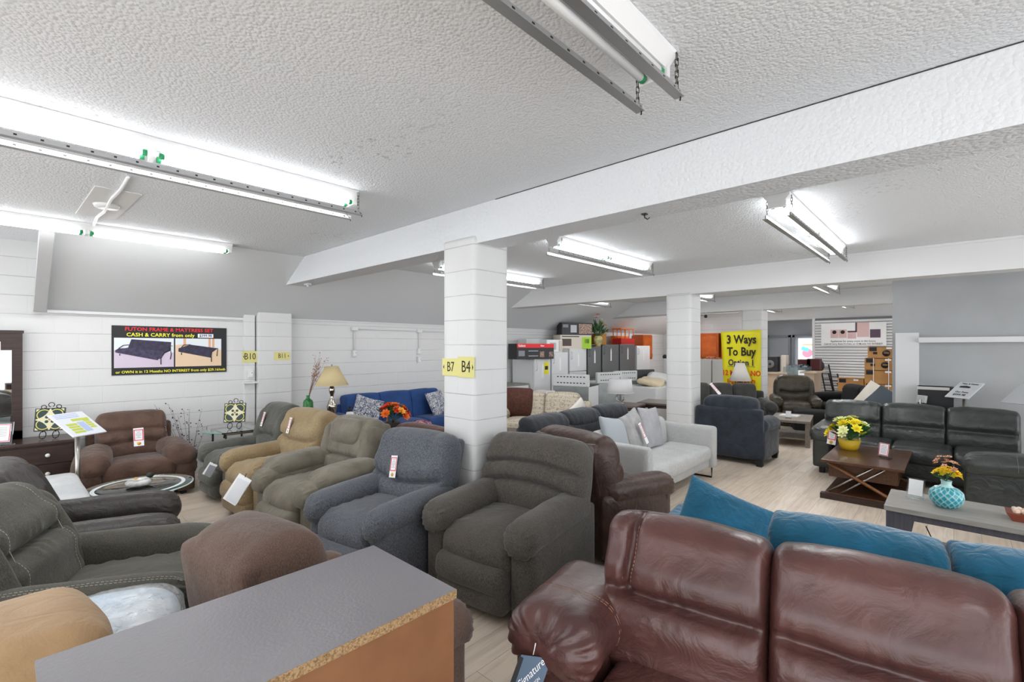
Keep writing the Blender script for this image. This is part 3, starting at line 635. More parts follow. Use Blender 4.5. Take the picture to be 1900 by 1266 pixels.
# light grey loveseat with loop legs
lgrey = chen('light_grey_weave', '#a9aaa9', '#9c9fa0', '#bdbcb9', fs=190, bst=(.5, 1, 1.4))
s3 = sofa('light grey woven sofa with slab arms and metal loop legs', (-2.66, 5.33, 0), 90, lgrey, W=1.9, D=.9, H=.68, n=1, aw=.12, ah=.66, sh=.4, arm='slab', legs='loop', base=.13, bt=.14, tilt=6, cush=False, seatn=1, seatp=.01, top=0)
lg = 'loose pillows on the light grey sofa'
for y, s_, rr, lb, mm in ((4.78, .46, (-22, 8, 86), 'pale blue grey loose pillow at the near end of the light grey sofa', mat('pale_blue_weave', '#9ea5a9', .9, bump=.3)), (5.22, .5, (-20, -9, 96), 'grey loose pillow with a white tag, middle of the light grey sofa', mat('mid_grey_plush', '#a5a4a2', .9, var='#8b8b8c', vs=9, bump=.3)), (5.66, .52, (-16, 5, 92), 'grey loose pillow at the far end of the light grey sofa', mat('mid_grey_plush2', '#a8a7aa', .9, var='#9a9b9d', vs=9, bump=.3))):
    tag(pillow('loose_pillow', None, mm, s_, (-2.83, y, .65), rr), lb, 'pillow', lg)
price_tag((-2.70, 5.2, .65), (72, -14, 92), 'white ticket on the middle grey pillow', w_=.06, h_=.26, kind=1)
# black sofa behind it, seen from the back
navy = suede('ink_blue_suede', '#26292e', '#31353b', vs=5)
s4 = sofa('ink black fabric sofa standing back to back with the light grey sofa', (-3.78, 5.0, 0), -90, navy, W=2.5, D=.92, H=.84, n=3, aw=.2, tilt=14, seams=((.55, 0),), legs='block', top=.02)
tag(pillow('white_pillow', None, mat('off_white_cotton', '#d8d4cc', .9), .42, (-3.95, 5.7, .68), (15, 20, -80)), 'white pillow showing over the ink black sofa back', 'pillow')
# navy chair by second column
s5 = sofa('dark navy suede chair seen from behind at the second column', (-2.41, 7.62, 0), 180, suede('dark_navy_suede', '#23282f', '#2f3640'), W=.98, D=.92, H=.9, n=1, aw=.2, ah=.64, tilt=10, seams=(), legs='block', cat='armchair', name='armchair', bt=.26, top=.02, cwx=1.32, br=(.08, .11, .08))
char = suede('charcoal_suede', '#323230', '#3e3e3b')
s6 = sofa('charcoal suede sofa in front of the yellow banner', (-3.4, 9.95, 0), 32, char, W=1.75, D=.92, H=.88, n=3, aw=.2, tilt=14, legs='block')
price_tag((-3.5, 9.75, .84), (60, -30, 50), 'white ticket lying on the charcoal sofa back', w_=.06, h_=.28, kind=1)
# black leather sectional
s7 = sofa('black leather reclining sofa section with three tall backs', (-.42, 7.86, 0), 0, lth_bk, W=1.98, D=1.0, H=.87, n=3, aw=.26, ah=.62, sh=.45, tilt=12, seams=((-.12, .0),), bt=.27, pl=.01, arms=(1, 0), full=1, sdepth=.045, br=(.04, .1, .08), gath=.007, top=.02, group='black leather sectional pieces')
s8 = sofa('black leather sofa section turned left, its near arm toward the grey console', (.6, 6.84, 0), -90, lth_bk, W=1.34, D=1.15, H=.97, n=1, aw=.3, ah=.68, sh=.47, tilt=12, seams=((-.1, .0),), bt=.3, pl=.012, arms=(0, 1), gath=.007, group='black leather sectional pieces')
# blue sofa at the wall
blue = suede('cobalt_blue_weave', '#1f3f72', '#264a84', vs=4, wr=.15, sheen=.15)
s9 = sofa('cobalt blue sofa with channelled back against the left wall', (-6.85, 4.62, 0), 90, blue, W=2.15, D=.88, H=.86, n=3, aw=.16, ah=.62, tilt=10, bt=.22, br=(.02, .08, .06), top=.0, gath=0)
def scatter(name, cols):
    m, N, L, b = nodes(name); tc = N.new('ShaderNodeTexCoord'); v = N.new('ShaderNodeTexNoise'); v.inputs['Scale'].default_value = 38; v.inputs['Detail'].default_value = 2; v.inputs['Distortion'].default_value = 1.5
    L.new(tc.outputs['Object'], v.inputs['Vector']); r = N.new('ShaderNodeValToRGB'); r.color_ramp.interpolation = 'CONSTANT'
    e = r.color_ramp.elements; e[0].position = 0; e[0].color = lin(cols[0]); e[1].position = .45; e[1].color = lin(cols[1])
    x = r.color_ramp.elements.new(.56); x.color = lin(cols[2]); L.new(v.outputs[0], r.inputs[0]); L.new(r.outputs[0], b.inputs['Base Color']); b.inputs['Roughness'].default_value = .85; return m
pat = scatter('navy_white_leaf_print', ['#23345e', '#dcdcdc', '#8d7a5a'])
pat = scatter('navy_white_leaf_pattern', ['#1c2a50', '#e0e0e0', '#2a3a66'])
tag(pillow('patterned_pillow', None, pat, .45, (-6.86, 3.98, .66), (-22, 18, 62)), 'navy and white printed pillow at the left end of the blue sofa', 'pillow', 'printed pillows on the blue sofa')
tag(pillow('patterned_pillow', None, pat, .47, (-6.8, 5.35, .66), (-24, -4, 108)), 'navy and white printed pillow at the right end of the blue sofa', 'pillow', 'printed pillows on the blue sofa')
# brown suede chair and a half at the wall
s10 = sofa('wide chocolate suede chair with pillow arms between the dresser and the recliners', (-6.82, 1.04, 0), 88, brownsu, W=1.04, D=.9, H=.87, n=1, aw=.2, ah=.42, sh=.42, tilt=16, seams=((.18, 0), (-.45, .2)), bt=.3, base=.04, cat='armchair', name='wide_armchair', panel=.2)
for s_ in (-1, 1): soft('arm_pillow', s10, brownsu, (.3, .62, .2), (s_*.37, -.12, .46), (8, s_*14, s_*8), r=(.12, .14, .09), puff=(.02, .03, .03), fn=armfn(.02, .006))
price_tag((-6.6, 1.04, .68), (72, 0, 88), 'white and red price tag on the chocolate suede chair back', w_=.09, h_=.2)
# script print sofa with throw
m, N, L, b = nodes('cream_script_print'); tc = N.new('ShaderNodeTexCoord'); sp = N.new('ShaderNodeSeparateXYZ'); L.new(tc.outputs['Object'], sp.inputs[0])
pp = N.new('ShaderNodeMath'); pp.operation = 'PINGPONG'; pp.inputs[1].default_value = .035; L.new(sp.outputs[2], pp.inputs[0])
band = N.new('ShaderNodeMapRange'); band.inputs[1].default_value = .008; band.inputs[2].default_value = .012; L.new(pp.outputs[0], band.inputs[0])
nn = N.new('ShaderNodeTexNoise'); nn.inputs['Scale'].default_value = 45; nn.inputs['Distortion'].default_value = 2.; L.new(tc.outputs['Object'], nn.inputs['Vector'])
rr_ = N.new('ShaderNodeMapRange'); rr_.inputs[1].default_value = .56; rr_.inputs[2].default_value = .58; L.new(nn.outputs[0], rr_.inputs[0])
vo = N.new('ShaderNodeTexVoronoi'); vo.inputs['Scale'].default_value = 6.5; vo.inputs['Randomness'].default_value = .6; L.new(tc.outputs['Object'], vo.inputs['Vector'])
rg = N.new('ShaderNodeMath'); rg.operation = 'SUBTRACT'; rg.inputs[1].default_value = .28; L.new(vo.outputs['Distance'], rg.inputs[0]); ab = N.new('ShaderNodeMath'); ab.operation = 'ABSOLUTE'; L.new(rg.outputs[0], ab.inputs[0])
rk = N.new('ShaderNodeMapRange'); rk.inputs[1].default_value = .024; rk.inputs[2].default_value = .012; L.new(ab.outputs[0], rk.inputs[0])
m1 = N.new('ShaderNodeMath'); m1.operation = 'MULTIPLY'; L.new(band.outputs[0], m1.inputs[0]); L.new(rr_.outputs[0], m1.inputs[1])
m2_ = N.new('ShaderNodeMath'); m2_.operation = 'MAXIMUM'; L.new(m1.outputs[0], m2_.inputs[0]); L.new(rk.outputs[0], m2_.inputs[1])
m3 = N.new('ShaderNodeMath'); m3.operation = 'MULTIPLY'; m3.inputs[1].default_value = .75; L.new(m2_.outputs[0], m3.inputs[0])
mx = N.new('ShaderNodeMix'); mx.data_type = 'RGBA'; mx.inputs[6].default_value = lin('#c6bba8'); mx.inputs[7].default_value = lin('#4a3f36'); L.new(m3.outputs[0], mx.inputs[0]); L.new(mx.outputs[2], b.inputs['Base Color']); b.inputs['Roughness'].default_value = .9
script = m
s11 = sofa('cream sofa printed with dark handwriting, beyond the near column', (-5.15, 6.3, 0), 24, script, W=1.6, D=.88, H=.84, n=2, aw=.2, ah=.62, tilt=12)
th = soft('throw_blanket', None, mat('brown_knit', '#5d3a2e', .95, var='#4b2e25', vs=30, bump=.5, bs=90), (.58, .4, .5), (-5.66, 6.25, .69), (8, 0, 24), r=(.06, .2, .2), puff=(0, .02, .02))
tag(th, 'brown knitted throw over the left half of the printed cream sofa', 'blanket')
# far dark sofas before the slatwall
sA = sofa('black fabric sofa before the white slatwall', (-1.55, 12.0, 0), -60, mat('black_fabric', '#1b1b1c', .9, bump=.3), W=2.0, D=.9, H=.82, n=2, aw=.24, ah=.66, tilt=10, res=.04)
sB = sofa('cream upholstered sofa behind the black leather section', (-1.0, 10.2, 0), -50, mat('cream_fabric', '#c9c0b0', .9, bump=.3), W=1.5, D=.85, H=.72, n=1, aw=.2, ah=.52, tilt=10, res=.04)
tag(pillow('cream_pillow', None, mat('cream_cotton', '#d6cfc2', .9), .5, (-1.0, 10.0, .82), (-30, 20, -40)), 'cream pillow on the far cream sofa', 'pillow')
tag(pillow('slate_pillow', None, mat('slate_cotton', '#4a525a', .9), .5, (-.85, 9.7, .78), (-40, 20, -40)), 'slate grey pillow in front of the far cream pillow', 'pillow')
o = soft('ottoman', None, mat('black_fabric', '#1b1b1c', .9, bump=.3), (.7, .6, .4), (-2.05, 11.0, .21), (0, 0, 20), r=.06, puff=(0, 0, .03), res=.05); tag(o, 'low black fabric ottoman left of the far black sofa', 'ottoman')

# pale stitching rows
pst = plain('pale_thread', '#a9a498', .8); bst_ = plain('brown_thread', '#9c7562', .8)
for w_ in kids(r11, 'back_bolster'):
    hw_ = .06 if w_.location.x > 0 else -.06
    for dy in (0, .012): stitch(w_, [(hw_, -.06+dy, -.24), (hw_, -.075+dy, -.1), (hw_, -.07+dy, .08), (hw_, -.03+dy, .24)], pst, .0013)
bk_ = kids(r11, 'back')[0]
for s_ in (-1, 1): stitch(bk_, [(s_*.2, -.16, -.3), (s_*.22, -.17, -.05), (s_*.2, -.17, .15), (s_*.17, -.12, .32)], pst, .0013)
for a_ in kids(r11, 'arm'):
    for dx in (0, .014): stitch(a_, [(a_.location.x*.12+dx, -.38, .09), (a_.location.x*.12+dx, 0, .11), (a_.location.x*.12+dx, .36, .1)], pst, .0012)
for w_ in kids(r12, 'back_bolster')+kids(r12, 'back'): stitch(w_, [(.02, -.15, -.2), (.03, -.16, 0), (.02, -.12, .22)], plain('grey_thread', '#77726c', .8), .001)
cs_ = kids(s1, 'back_cushion')
for dx in (-.008, .008): stitch(cs_[0], [(-.185+dx, -.15, .04), (-.17+dx, -.17, .12), (-.165+dx, -.1, .26)], bst_, .0012)
for a_ in kids(s1, 'arm'):
    for dy in (-.007, .007): stitch(a_, [(-.15, -.04+dy, -.02), (-.09, -.04+dy, .1), (.0, -.04+dy, .12), (.1, -.04+dy, .1), (.15, -.04+dy, -.04)], bst_, .0012)
for a_ in kids(s8, 'arm'):
    for yy in (-.15, .18): stitch(a_, [(-.18, yy, -.03), (-.1, yy, .1), (.0, yy, .12), (.1, yy, .1), (.18, yy, -.04)], plain('grey_thread', '#77726c', .8), .0016, solid=True)
for a_ in (r1, r2, r4):
    for w_ in kids(a_, 'arm'): pass
# ---------------------------------------------------------------- wood and other hard furniture
def wood(name, c, v, rough=.4, st=(1.5, 12, 12), vs=4): return mat(name, c, rough, var=v, vs=vs, st=st)
espresso = wood('espresso_wood', '#3a2721', '#2c1d18'); walnut = wood('walnut_veneer', '#5b3a26', '#432a1c', .28, (14, 1.5, 14)); chip = mat('particle_board', '#866a45', .85, var='#654b2f', vs=90, fine='#9c8160', fs=220)
hardb = mat('brown_hardboard', '#7c5434', .75, var='#70492c', vs=5, bump=.1, bs=60); lam = mat('grey_laminate', '#827f83', .3, bump=.2, bs=110, var='#7a777c', vs=2)
chrome = plain('chrome', '#cfcfcf', .15, metal=1); nickel = mat('brushed_nickel', '#a9a6a0', .3, metal=1)
glass = mat('clear_glass', '#eef6f5', .02, trans=1., ior=1.45); glass_e = mat('green_glass_edge', '#6fae9e', .1)
# the tall chest in the foreground, back panel toward us
o = thing('tall_chest', 'tall chest seen from above with grey top and bare brown hardboard back', 'chest', (-1.22, .46, 0))
x0, x1, y0, y1 = -.22, .21, -.41, .4
boxo('top', lam, (x0, y0, .985), (x1, y1, 1.0), o)
boxo('top_edge', chip, (x1-.012, y0, .978), (x1+.001, y1+.001, .9995), o); boxo('top_edge', chip, (x0, y0, .975), (x1, y1+.001, .9845), o)
boxo('back_panel', hardb, (x1-.016, y0+.003, .02), (x1-.006, y1-.004, .978), o)
boxo('side_panel', lam, (x0+.01, y1-.02, 0), (x1-.02, y1-.002, .975), o); boxo('side_panel', lam, (x0+.01, y0+.002, 0), (x1-.02, y0+.02, .975), o)
for i in range(4):
    d_ = boxo('drawer', espresso, (x0-.012, y0+.03, .06+i*.228), (x0+.01, y1-.03, .275+i*.228), o, bev=.003)
    MB().tube([(x0-.012, 0, .17+i*.228), (x0-.03, 0, .17+i*.228)], .012, 10).build('drawer_knob', nickel, d_)
# tan cushion and wrapped bedding, bottom left
tan = mat('camel_suede', '#a58560', .85, var='#b3946f', vs=5, bump=.2, bs=200, sheen=.2, wr=.5, ws=7)
tag(soft('floor_cushion', None, tan, (.48, .95, .34), (-1.98, -.26, .7), (0, -4, 2), r=(.07, .09, .08), puff=(.02, .03, .04), wr=.012, wk=9, res=.02), 'big camel suede cushion block in the bottom left corner', 'cushion')
tag(soft('storage_bench', None, espresso, (.8, 1.2, .44), (-2.1, -.5, .22), r=.02, wr=0, res=.1), 'low dark bench under the camel cushion and the wrapped bedding', 'bench')
plas = mat('blue_white_bedding', '#a9c6dc', .5, var='#dfe7ee', vs=4, wr=.6, ws=14, coat=.9)
bd = soft('wrapped_bedding', None, plas, (.56, .54, .2), (-2.3, .2, .55), (0, 2, -12), r=(.09, .12, .08), puff=(.02, .02, .03), wr=.012, wk=12, res=.02)
tag(bd, 'pale blue bedding wrapped in crinkled clear plastic beside the camel cushion', 'bedding')
def film(P, U, h):
    P = P + np.array([wob(P, 60, 5), wob(P+3, 70, 6), wob(P+5, 65, 7)]).T*.007; return P
soft('plastic_wrap', bd, mat('crinkled_film', '#ffffff', .12, alpha=.3, coat=1., spec=1., wr=1., ws=24), (.6, .58, .22), r=(.09, .12, .09), puff=(.02, .02, .03), wr=.006, wk=30, res=.014, fn=film)
# white mattress with marbled cover
tag(soft('mattress', None, mat('marbled_white_cover', '#dcdcdc', .6, var='#bfc2c4', vs=3, wr=.3), (1.5, 1.1, .3), (-5.35, -.05, .35), r=(.05, .08, .05), puff=(0, 0, .01), res=.05), 'white mattress with faint marbling beside the dark dresser', 'mattress')
tag(boxo('bed_base', mat('gold_beige_fabric', '#a8925a', .8, wr=.5), (-6.05, -.55, .0), (-4.65, .46, .2), None, bev=.02), 'beige fabric bed base under the marbled mattress', 'bed base')
# dresser with mirror
o = thing('dresser', 'dark espresso dresser against the left wall holding the mirror', 'dresser', (-7.08, -.26, 0), 90)
boxo('body', espresso, (-.8, -.22, .06), (.8, .24, .67), o, bev=.004); boxo('top', mat('dresser_top', '#41302a', .25), (-.82, -.25, .67), (.82, .25, .7), o, bev=.004)
for i in range(3):
    for j in (0, 1):
        d_ = boxo('drawer', espresso, (-.79+j*.8, -.238, .09+i*.19), (-.01+j*.8, -.22, .27+i*.19), o, bev=.004)
        for xx in (.2, .58): MB().lathe([(0, .03), (.014, .028), (.02, .02), (.01, .01), (.012, 0)], n=14).build('knob', mat('white_enamel_knob', '#dcdcd8', .2), d_, (-.79+j*.8+xx, -.238, .18+i*.19), (90, 0, 0))
boxo('base_plinth', espresso, (-.78, -.2, 0), (.78, .22, .06), o)
o = thing('dresser_mirror', 'mirror in a dark wooden frame standing on the espresso dresser', 'mirror', (-7.27, -.3, .7), 90)
fr = MB(); fr.box((-.55, -.02, .0), (-.47, .02, 1.14)); fr.box((.38, -.02, .0), (.46, .02, 1.14)); fr.box((-.55, -.025, 1.03), (.46, .025, 1.14)); fr.box((-.55, -.02, 0), (.46, .02, .09)); fr.box((.3, -.021, .94), (.39, .02, 1.04)); fr.box((-.56, -.035, 1.12), (.47, .03, 1.15))
fr.build('frame', espresso, o); boxo('mirror_glass', plain('mirror_silver', '#e8ecec', .02, metal=1), (-.475, -.008, .08), (.385, -.002, 1.04), o)
# ornamental tiles on scroll easels
def tile_m():
    m, N, L, b = nodes('painted_tile'); tc = N.new('ShaderNodeTexCoord'); sp = N.new('ShaderNodeSeparateXYZ'); L.new(tc.outputs['Object'], sp.inputs[0])
    def mth(op, a, b_=None, c=None):
        x = N.new('ShaderNodeMath'); x.operation = op
        for i, v in enumerate((a, b_, c)):
            if v is None: continue
            if isinstance(v, (int, float)): x.inputs[i].default_value = v
            else: L.new(v, x.inputs[i])
        return x.outputs[0]
    u = mth('ABSOLUTE', mth('MULTIPLY', sp.outputs[0], 7.2)); v = mth('ABSOLUTE', mth('MULTIPLY', sp.outputs[2], 7.2))   # 0..1
    r = mth('SQRT', mth('ADD', mth('MULTIPLY', u, u), mth('MULTIPLY', v, v))); star = mth('ADD', mth('POWER', u, .55), mth('POWER', v, .55))
    q = mth('SQRT', mth('ADD', mth('POWER', mth('SUBTRACT', u, .42), 2), mth('POWER', mth('SUBTRACT', v, .42), 2)))
    def mix(f, a, b_):
        x = N.new('ShaderNodeMix'); x.data_type = 'RGBA'; L.new(f, x.inputs[0])
        for i, c in ((6, a), (7, b_)):
            if isinstance(c, str): x.inputs[i].default_value = lin(c)
            else: L.new(c, x.inputs[i])
        return x.outputs[2]
    base = mix(mth('LESS_THAN', mth('ABSOLUTE', mth('SUBTRACT', q, .44)), .035), '#1f3a38', '#d8c860')
    base = mix(mth('LESS_THAN', star, 1.14), base, '#d9d3ae')
    base = mix(mth('LESS_THAN', mth('SQRT', mth('ADD', mth('POWER', mth('SUBTRACT', u, .2), 2), mth('POWER', mth('SUBTRACT', v, .2), 2))), .13), base, '#1c4444')
    base = mix(mth('LESS_THAN', r, .1), base, '#b5762e')
    base = mix(mth('GREATER_THAN', mth('ADD', u, v), 1.62), base, '#d9d3ae')
    base = mix(mth('GREATER_THAN', mth('MAXIMUM', u, v), .93), base, '#1b2c24')
    L.new(base, b.inputs['Base Color']); b.inputs['Roughness'].default_value = .3; return m
tile = tile_m(); iron = plain('black_iron', '#17140f', .45, metal=.3)
def easel_tile(loc, rz, label, tilt=-14, sc=1.):
    o = thing('decorative_tile', label, 'decorative tile', loc, rz, 'patterned tiles on iron stands')
    boxo('tile', tile, (-.14, -.014, -.14), (.14, .014, .14), o, bev=.003); t_ = [c for c in o.children][0]; t_.location = (0, 0, .235); t_.rotation_euler = (R(tilt), 0, 0)
    # the scrolled stand
    def arc(cx_, cz_, r, a0, a1, y, n=12): return [(cx_+r*math.cos(R(a0+(a1-a0)*i/n)), y, cz_+r*math.sin(R(a0+(a1-a0)*i/n))) for i in range(n+1)]
    mb = MB()
    mb.tube(arc(0, .41, .028, -60, 250, .055), .0045, 6); mb.tube(arc(-.07, .385, .024, -80, 230, .05), .0045, 6); mb.tube(arc(.07, .385, .024, -50, 260, .05), .0045, 6)
    for x in (-.06, .06):
        mb.tube([(x, .05, .38), (x, .02, .1), (x, -.03, .085), (x, -.05, .1)], .0045, 6)
        for s_ in (-1, 1): mb.tube([(x, .0, .1)]+[(x+s_*.03*math.sin(R(a))*1.0, -.03+.02*math.cos(R(a)), .05+.045*math.cos(R(a))) for a in range(0, 200, 20)]+[(x+s_*.004, -.03, .012)], .0045, 6)
    mb.tube([(-.06, 0, .1), (.06, 0, .1)], .0045, 6); mb.build('iron_stand', iron, o); o.scale = (.86, .86, .86); return o
easel_tile((-7.05, .36, .702), 72, 'patterned green and cream tile on an iron stand on the dresser')
easel_tile((-6.66, 2.02, .642), 60, 'patterned green and cream tile on an iron stand on the glass side table')
# acrylic holder at the left edge
def acrylic(loc, rz, label, h=.16, w_=.12, border=True, tilt=10):
    o = thing('sign_holder', label, 'sign holder', loc, rz)
    MB().cbox((0, 0, h/2+.006), (w_, .004, h)).build('acrylic_sheet', acr, o, rot=(-tilt, 0, 0)); MB().cbox((0, .02, .003), (w_, .07, .005)).build('foot', acr, o)
    MB().cbox((0, -.003, h/2+.01), (w_*.8, .001, h*.8)).build('insert', whi, o, rot=(-tilt, 0, 0))
    if border:
        b_ = MB(); a, c, t = w_*.38, h*.38, .006; z_ = h/2+.01
        for lo, hi in (((-a, -c), (a, -c+t)), ((-a, c-t), (a, c)), ((-a, -c), (-a+t, c)), ((a-t, -c), (a, c))): b_.box((lo[0], -.005, z_+lo[1]), (hi[0], -.0038, z_+hi[1]))
        b_.build('red_border', tagred, o, rot=(-tilt, 0, 0))
        q = MB()
        for i in range(6): q.box((-a*.6, -.005, z_+c*.6-i*.016), (a*.6, -.0038, z_+c*.6-i*.016+.004))
        q.build('print', ink, o, rot=(-tilt, 0, 0))
    return o
acrylic((-6.9, .0, .702), 62, 'clear acrylic sign holder at the left end of the dresser', .22, .17)
# lectern style price stands
def stand(loc, rz, H, label, w_=.36, h_=.46, tilt=35, col='#c9cccd', rows=0, cat='sign stand', tz=0):
    o = thing('sign_stand', label, cat, loc, rz)
    MB().lathe([(0, .02), (.15, .02), (.16, .008), (.16, 0)], n=28).build('base', nickel, o); MB().tube([(0, 0, .015), (0, 0, H-.01)], .02, 12).build('pole', nickel, o)
    b_ = MB().cbox((0, 0, 0), (w_, h_, .012), 0, .005).build('board', mat('stand_board_'+col[1:], col, .35), o, (0, 0, H), (tilt, 0, tz)); MB().cbox((0, 0, -.02), (.1, .1, .03)).build('bracket', nickel, b_)
    return o, b_
o, b_ = stand((-6.12, .5, 0), 122, .94, 'grey pole stand with a white board printed in yellow green blocks, by the dresser', .3, .36, 32, '#d8dbe2')
q = MB(); 
for i in range(4): q.box((-.1, -.14+i*.04, .0065), (-.01, -.11+i*.04, .0075)); q.box((.07, -.09+i*.035, .0065), (.12, -.062+i*.035, .0075))
q.box((-.02, .04, .0065), (.13, .075, .0075)); q.build('yellow_block', mat('lime_print', '#b9c44a', .5), b_)
q = MB(); [q.box((-.12, .1+i*.025, .0065), (.08, .11+i*.025, .0072)) for i in range(3)]; q.box((.0, -.13, .0065), (.06, .02, .0072)); q.build('print', mat('pale_blue_print', '#aab8d8', .5), b_)
o, b_ = stand((.1, 8.4, 0), -42, 1.12, 'price stand with a printed sheet behind the black leather section', .3, .3, 40, '#c9cbcd')
for s_, y, z_ in (('Take It Home', .16, .05), ('Our Price', -.06, .055), ('$999.98', -.13, .065)): text(s_, z_*.72, black, b_, (0, y*.72, .008), (0, 0, 0), bold=.01)
MB().prism([(-.09, .04), (.04, .04), (.04, .065), (-.02, .08), (-.09, .07)], .006, .008, axis='z').build('sofa_picture', black, b_)
stand((.72, 8.25, 0), -42, 1.13, 'blank grey price stand at the right edge behind the black sectional', .52, .42, 38, '#bfc1c3')
stand((-.32, 8.4, 0), -42, .98, 'short grey price stand half hidden behind the black leather backs', .12, .1, 80, '#b5b7b8')
o = thing('glass_unit', 'black unit with a slanting glass lid behind the black sectional', 'display unit', (-.2, 8.66, 0), 0)
boxo('cabinet', black, (-.16, -.12, .0), (.2, .1, 1.14), o); MB().cbox((.24, -.05, 1.06), (.3, .22, .01), 0, 0, (0, -38, -20)).build('glass_lid', mat('smoked_glass', '#2d3633', .1, spec=.8), o); MB().box((-.17, -.13, 1.14), (.16, .1, 1.1)).build('top_edge', nickel, o)

# round glass coffee table and ornament
o = thing('glass_coffee_table', 'round glass coffee table on curved silver legs between the seats', 'coffee table', (-5.22, .83, 0))
MB().lathe([(0, .45), (.385, .45), (.392, .454), (.385, .46), (0, .46)], n=64).build('glass_top', glass, o); MB().lathe([(.385, .4502), (.3935, .452), (.3935, .458), (.385, .4598)], n=64).build('glass_rim', mat('glass_edge', '#cfe3df', .15), o)
MB().lathe([(.3, .4607), (.315, .461), (.33, .4607)], n=64).build('frosted_ring', mat('frosted_band', '#d4dcdc', .5), o)
for i in range(4):
    a = R(45+90*i); MB().tube([(math.cos(a)*r_, math.sin(a)*r_, z_) for r_, z_ in ((.1, .02), (.2, .03), (.3, .12), (.29, .25), (.26, .36), (.3, .448))], .012, 8).build('leg', nickel, o)
MB().lathe([(0, .16), (.2, .16), (.2, .175), (0, .175)], n=32).build('lower_shelf', mat('dark_red_wood', '#5b2c22', .3), o); MB().lathe([(0, .0), (.12, .0), (.12, .03), (0, .03)], n=24).tube([(0, 0, .03), (0, 0, .16)], .02).build('hub', nickel, o)
o = thing('bird_dish', 'white round dish with a small black and yellow bird ornament on the glass table', 'ornament', (-5.2, .82, .46))
MB().lathe([(0, .012), (.06, .012), (.09, .02), (.095, .04), (.08, .058), (.05, .062), (.045, .05), (0, .05)], n=28).build('dish', mat('marbled_ceramic', '#e0e0de', .2, var='#9a9a98', vs=14), o)
MB().ball((-.06, .09, .07), .03, sc=(1.3, 1, .8)).build('bird_body', black, o); MB().prism([(-.12, .06), (-.085, .055), (-.085, .07)], .08, .1).ball((.01, -.02, .075), .014, sc=(2, 1, .5)).build('bird_beak', mat('ornament_yellow', '#d9a528', .4), o)
# glass side table with iron legs, dried stems, bottle, lamp
o = thing('glass_side_table', 'glass topped console with scrolled iron legs behind the dark sage recliner', 'side table', (-6.78, 2.05, 0), 0)
MB().prism([(-.3, -.28), (.1, -.38), (.36, -.25), (.36, .22), (-.4, .22), (-.42, -.15)], .628, .64, axis='z').build('glass_top', glass, o)
MB().tube([(-.3, -.28, .634), (.1, -.38, .634), (.36, -.25, .634)], .0065, 6).tube([(-.42, -.15, .634), (-.3, -.28, .634)], .0065, 6).build('glass_rim', glass_e, o)
for i, (x, y) in enumerate(((-.26, -.18), (.26, -.18), (.26, .16), (-.26, .16))): MB().tube([(x-.04, y, .56), (x-.03, y, .59), (x, y, .6), (x+.02, y, .58), (x+.02, y, 0)], .012, 8).build('leg', iron, o)
MB().tube([(-.26, -.18, .6), (.26, -.18, .6), (.26, .16, .6), (-.26, .16, .6), (-.26, -.18, .6)], .01, 6).build('top_rail', mat('bronze_rail', '#6f6640', .5), o)
def stems(loc, n, h, spread, label, colr, berry, br=.006, name='dried_stems', lean=(0, 0), nb=6, seed=1):
    rg_ = random.Random(seed); o = thing(name, label, 'dried flowers', loc); sm = MB(); bb = MB()
    for i in range(n):
        a = rg_.uniform(0, 6.28); s_ = rg_.uniform(.2, 1)*spread; hh = h*rg_.uniform(.65, 1.05)
        pts = [(math.cos(a)*s_*t**1.6*h+lean[0]*t*h, math.sin(a)*s_*t**1.6*h+lean[1]*t*h, hh*t) for t in (0, .25, .5, .75, 1)]
        sm.tube(pts, [.0028, .0025, .002, .0015, .001], 5)
        for j in range(nb):
            t = rg_.uniform(.5, 1); k_ = min(3, int(t*4)); f_ = t*4-k_; p = Vector(pts[k_]).lerp(Vector(pts[k_+1]), f_)
            q = p+Vector((rg_.uniform(-.03, .03), rg_.uniform(-.03, .03), rg_.uniform(0, .03))); sm.tube([p, q], .0008, 4); bb.ball(q, br*rg_.uniform(.7, 1.2), n=6)
    sm.build('stem', mat('stem_'+colr[1:], colr, .8), o); bb.build('buds', mat('bud_'+berry[1:], berry, .7), o); return o
stems((-6.9, 1.62, .0), 16, .98, .3, 'bundle of dark dried berry stems standing by the chocolate suede chair', '#4a3038', '#2b1d22', .007, lean=(-.05, -.12), nb=5, seed=4)
stems((-6.55, 2.9, .96), 12, .6, .22, 'dried beige flower stems rising out of the green bottle', '#8a6a58', '#a97b66', .0075, lean=(.05, .22), nb=8, seed=9)
grn = mat('emerald_glazed', '#0d8a2e', .15, coat=.8, var='#0a6a22', vs=25, wr=.6, ws=28)
o = MB().lathe([(0, 0), (.058, 0), (.066, .01), (.068, .1), (.066, .19), (.055, .22), (.03, .24), (.022, .25), (.022, .275), (.027, .285), (.02, .287), (.016, .25)], n=28).build('green_bottle', grn, None, (-6.55, 2.9, .72)); tag(o, 'emerald green glazed bottle holding dried stems behind the sage recliner', 'bottle')
o = thing('end_table', 'dark end table under the green bottle and the pleated lamp, behind the recliners', 'side table', (-6.35, 3.0, 0)); boxo('top', espresso, (-.38, -.28, .69), (.4, .26, .72), o, bev=.004); boxo('shelf', espresso, (-.33, -.23, .2), (.35, .21, .22), o)
for sx in (-.32, .34):
    for sy in (-.22, .2): boxo('leg', espresso, (sx-.025, sy-.025, 0), (sx+.025, sy+.025, .69), o)
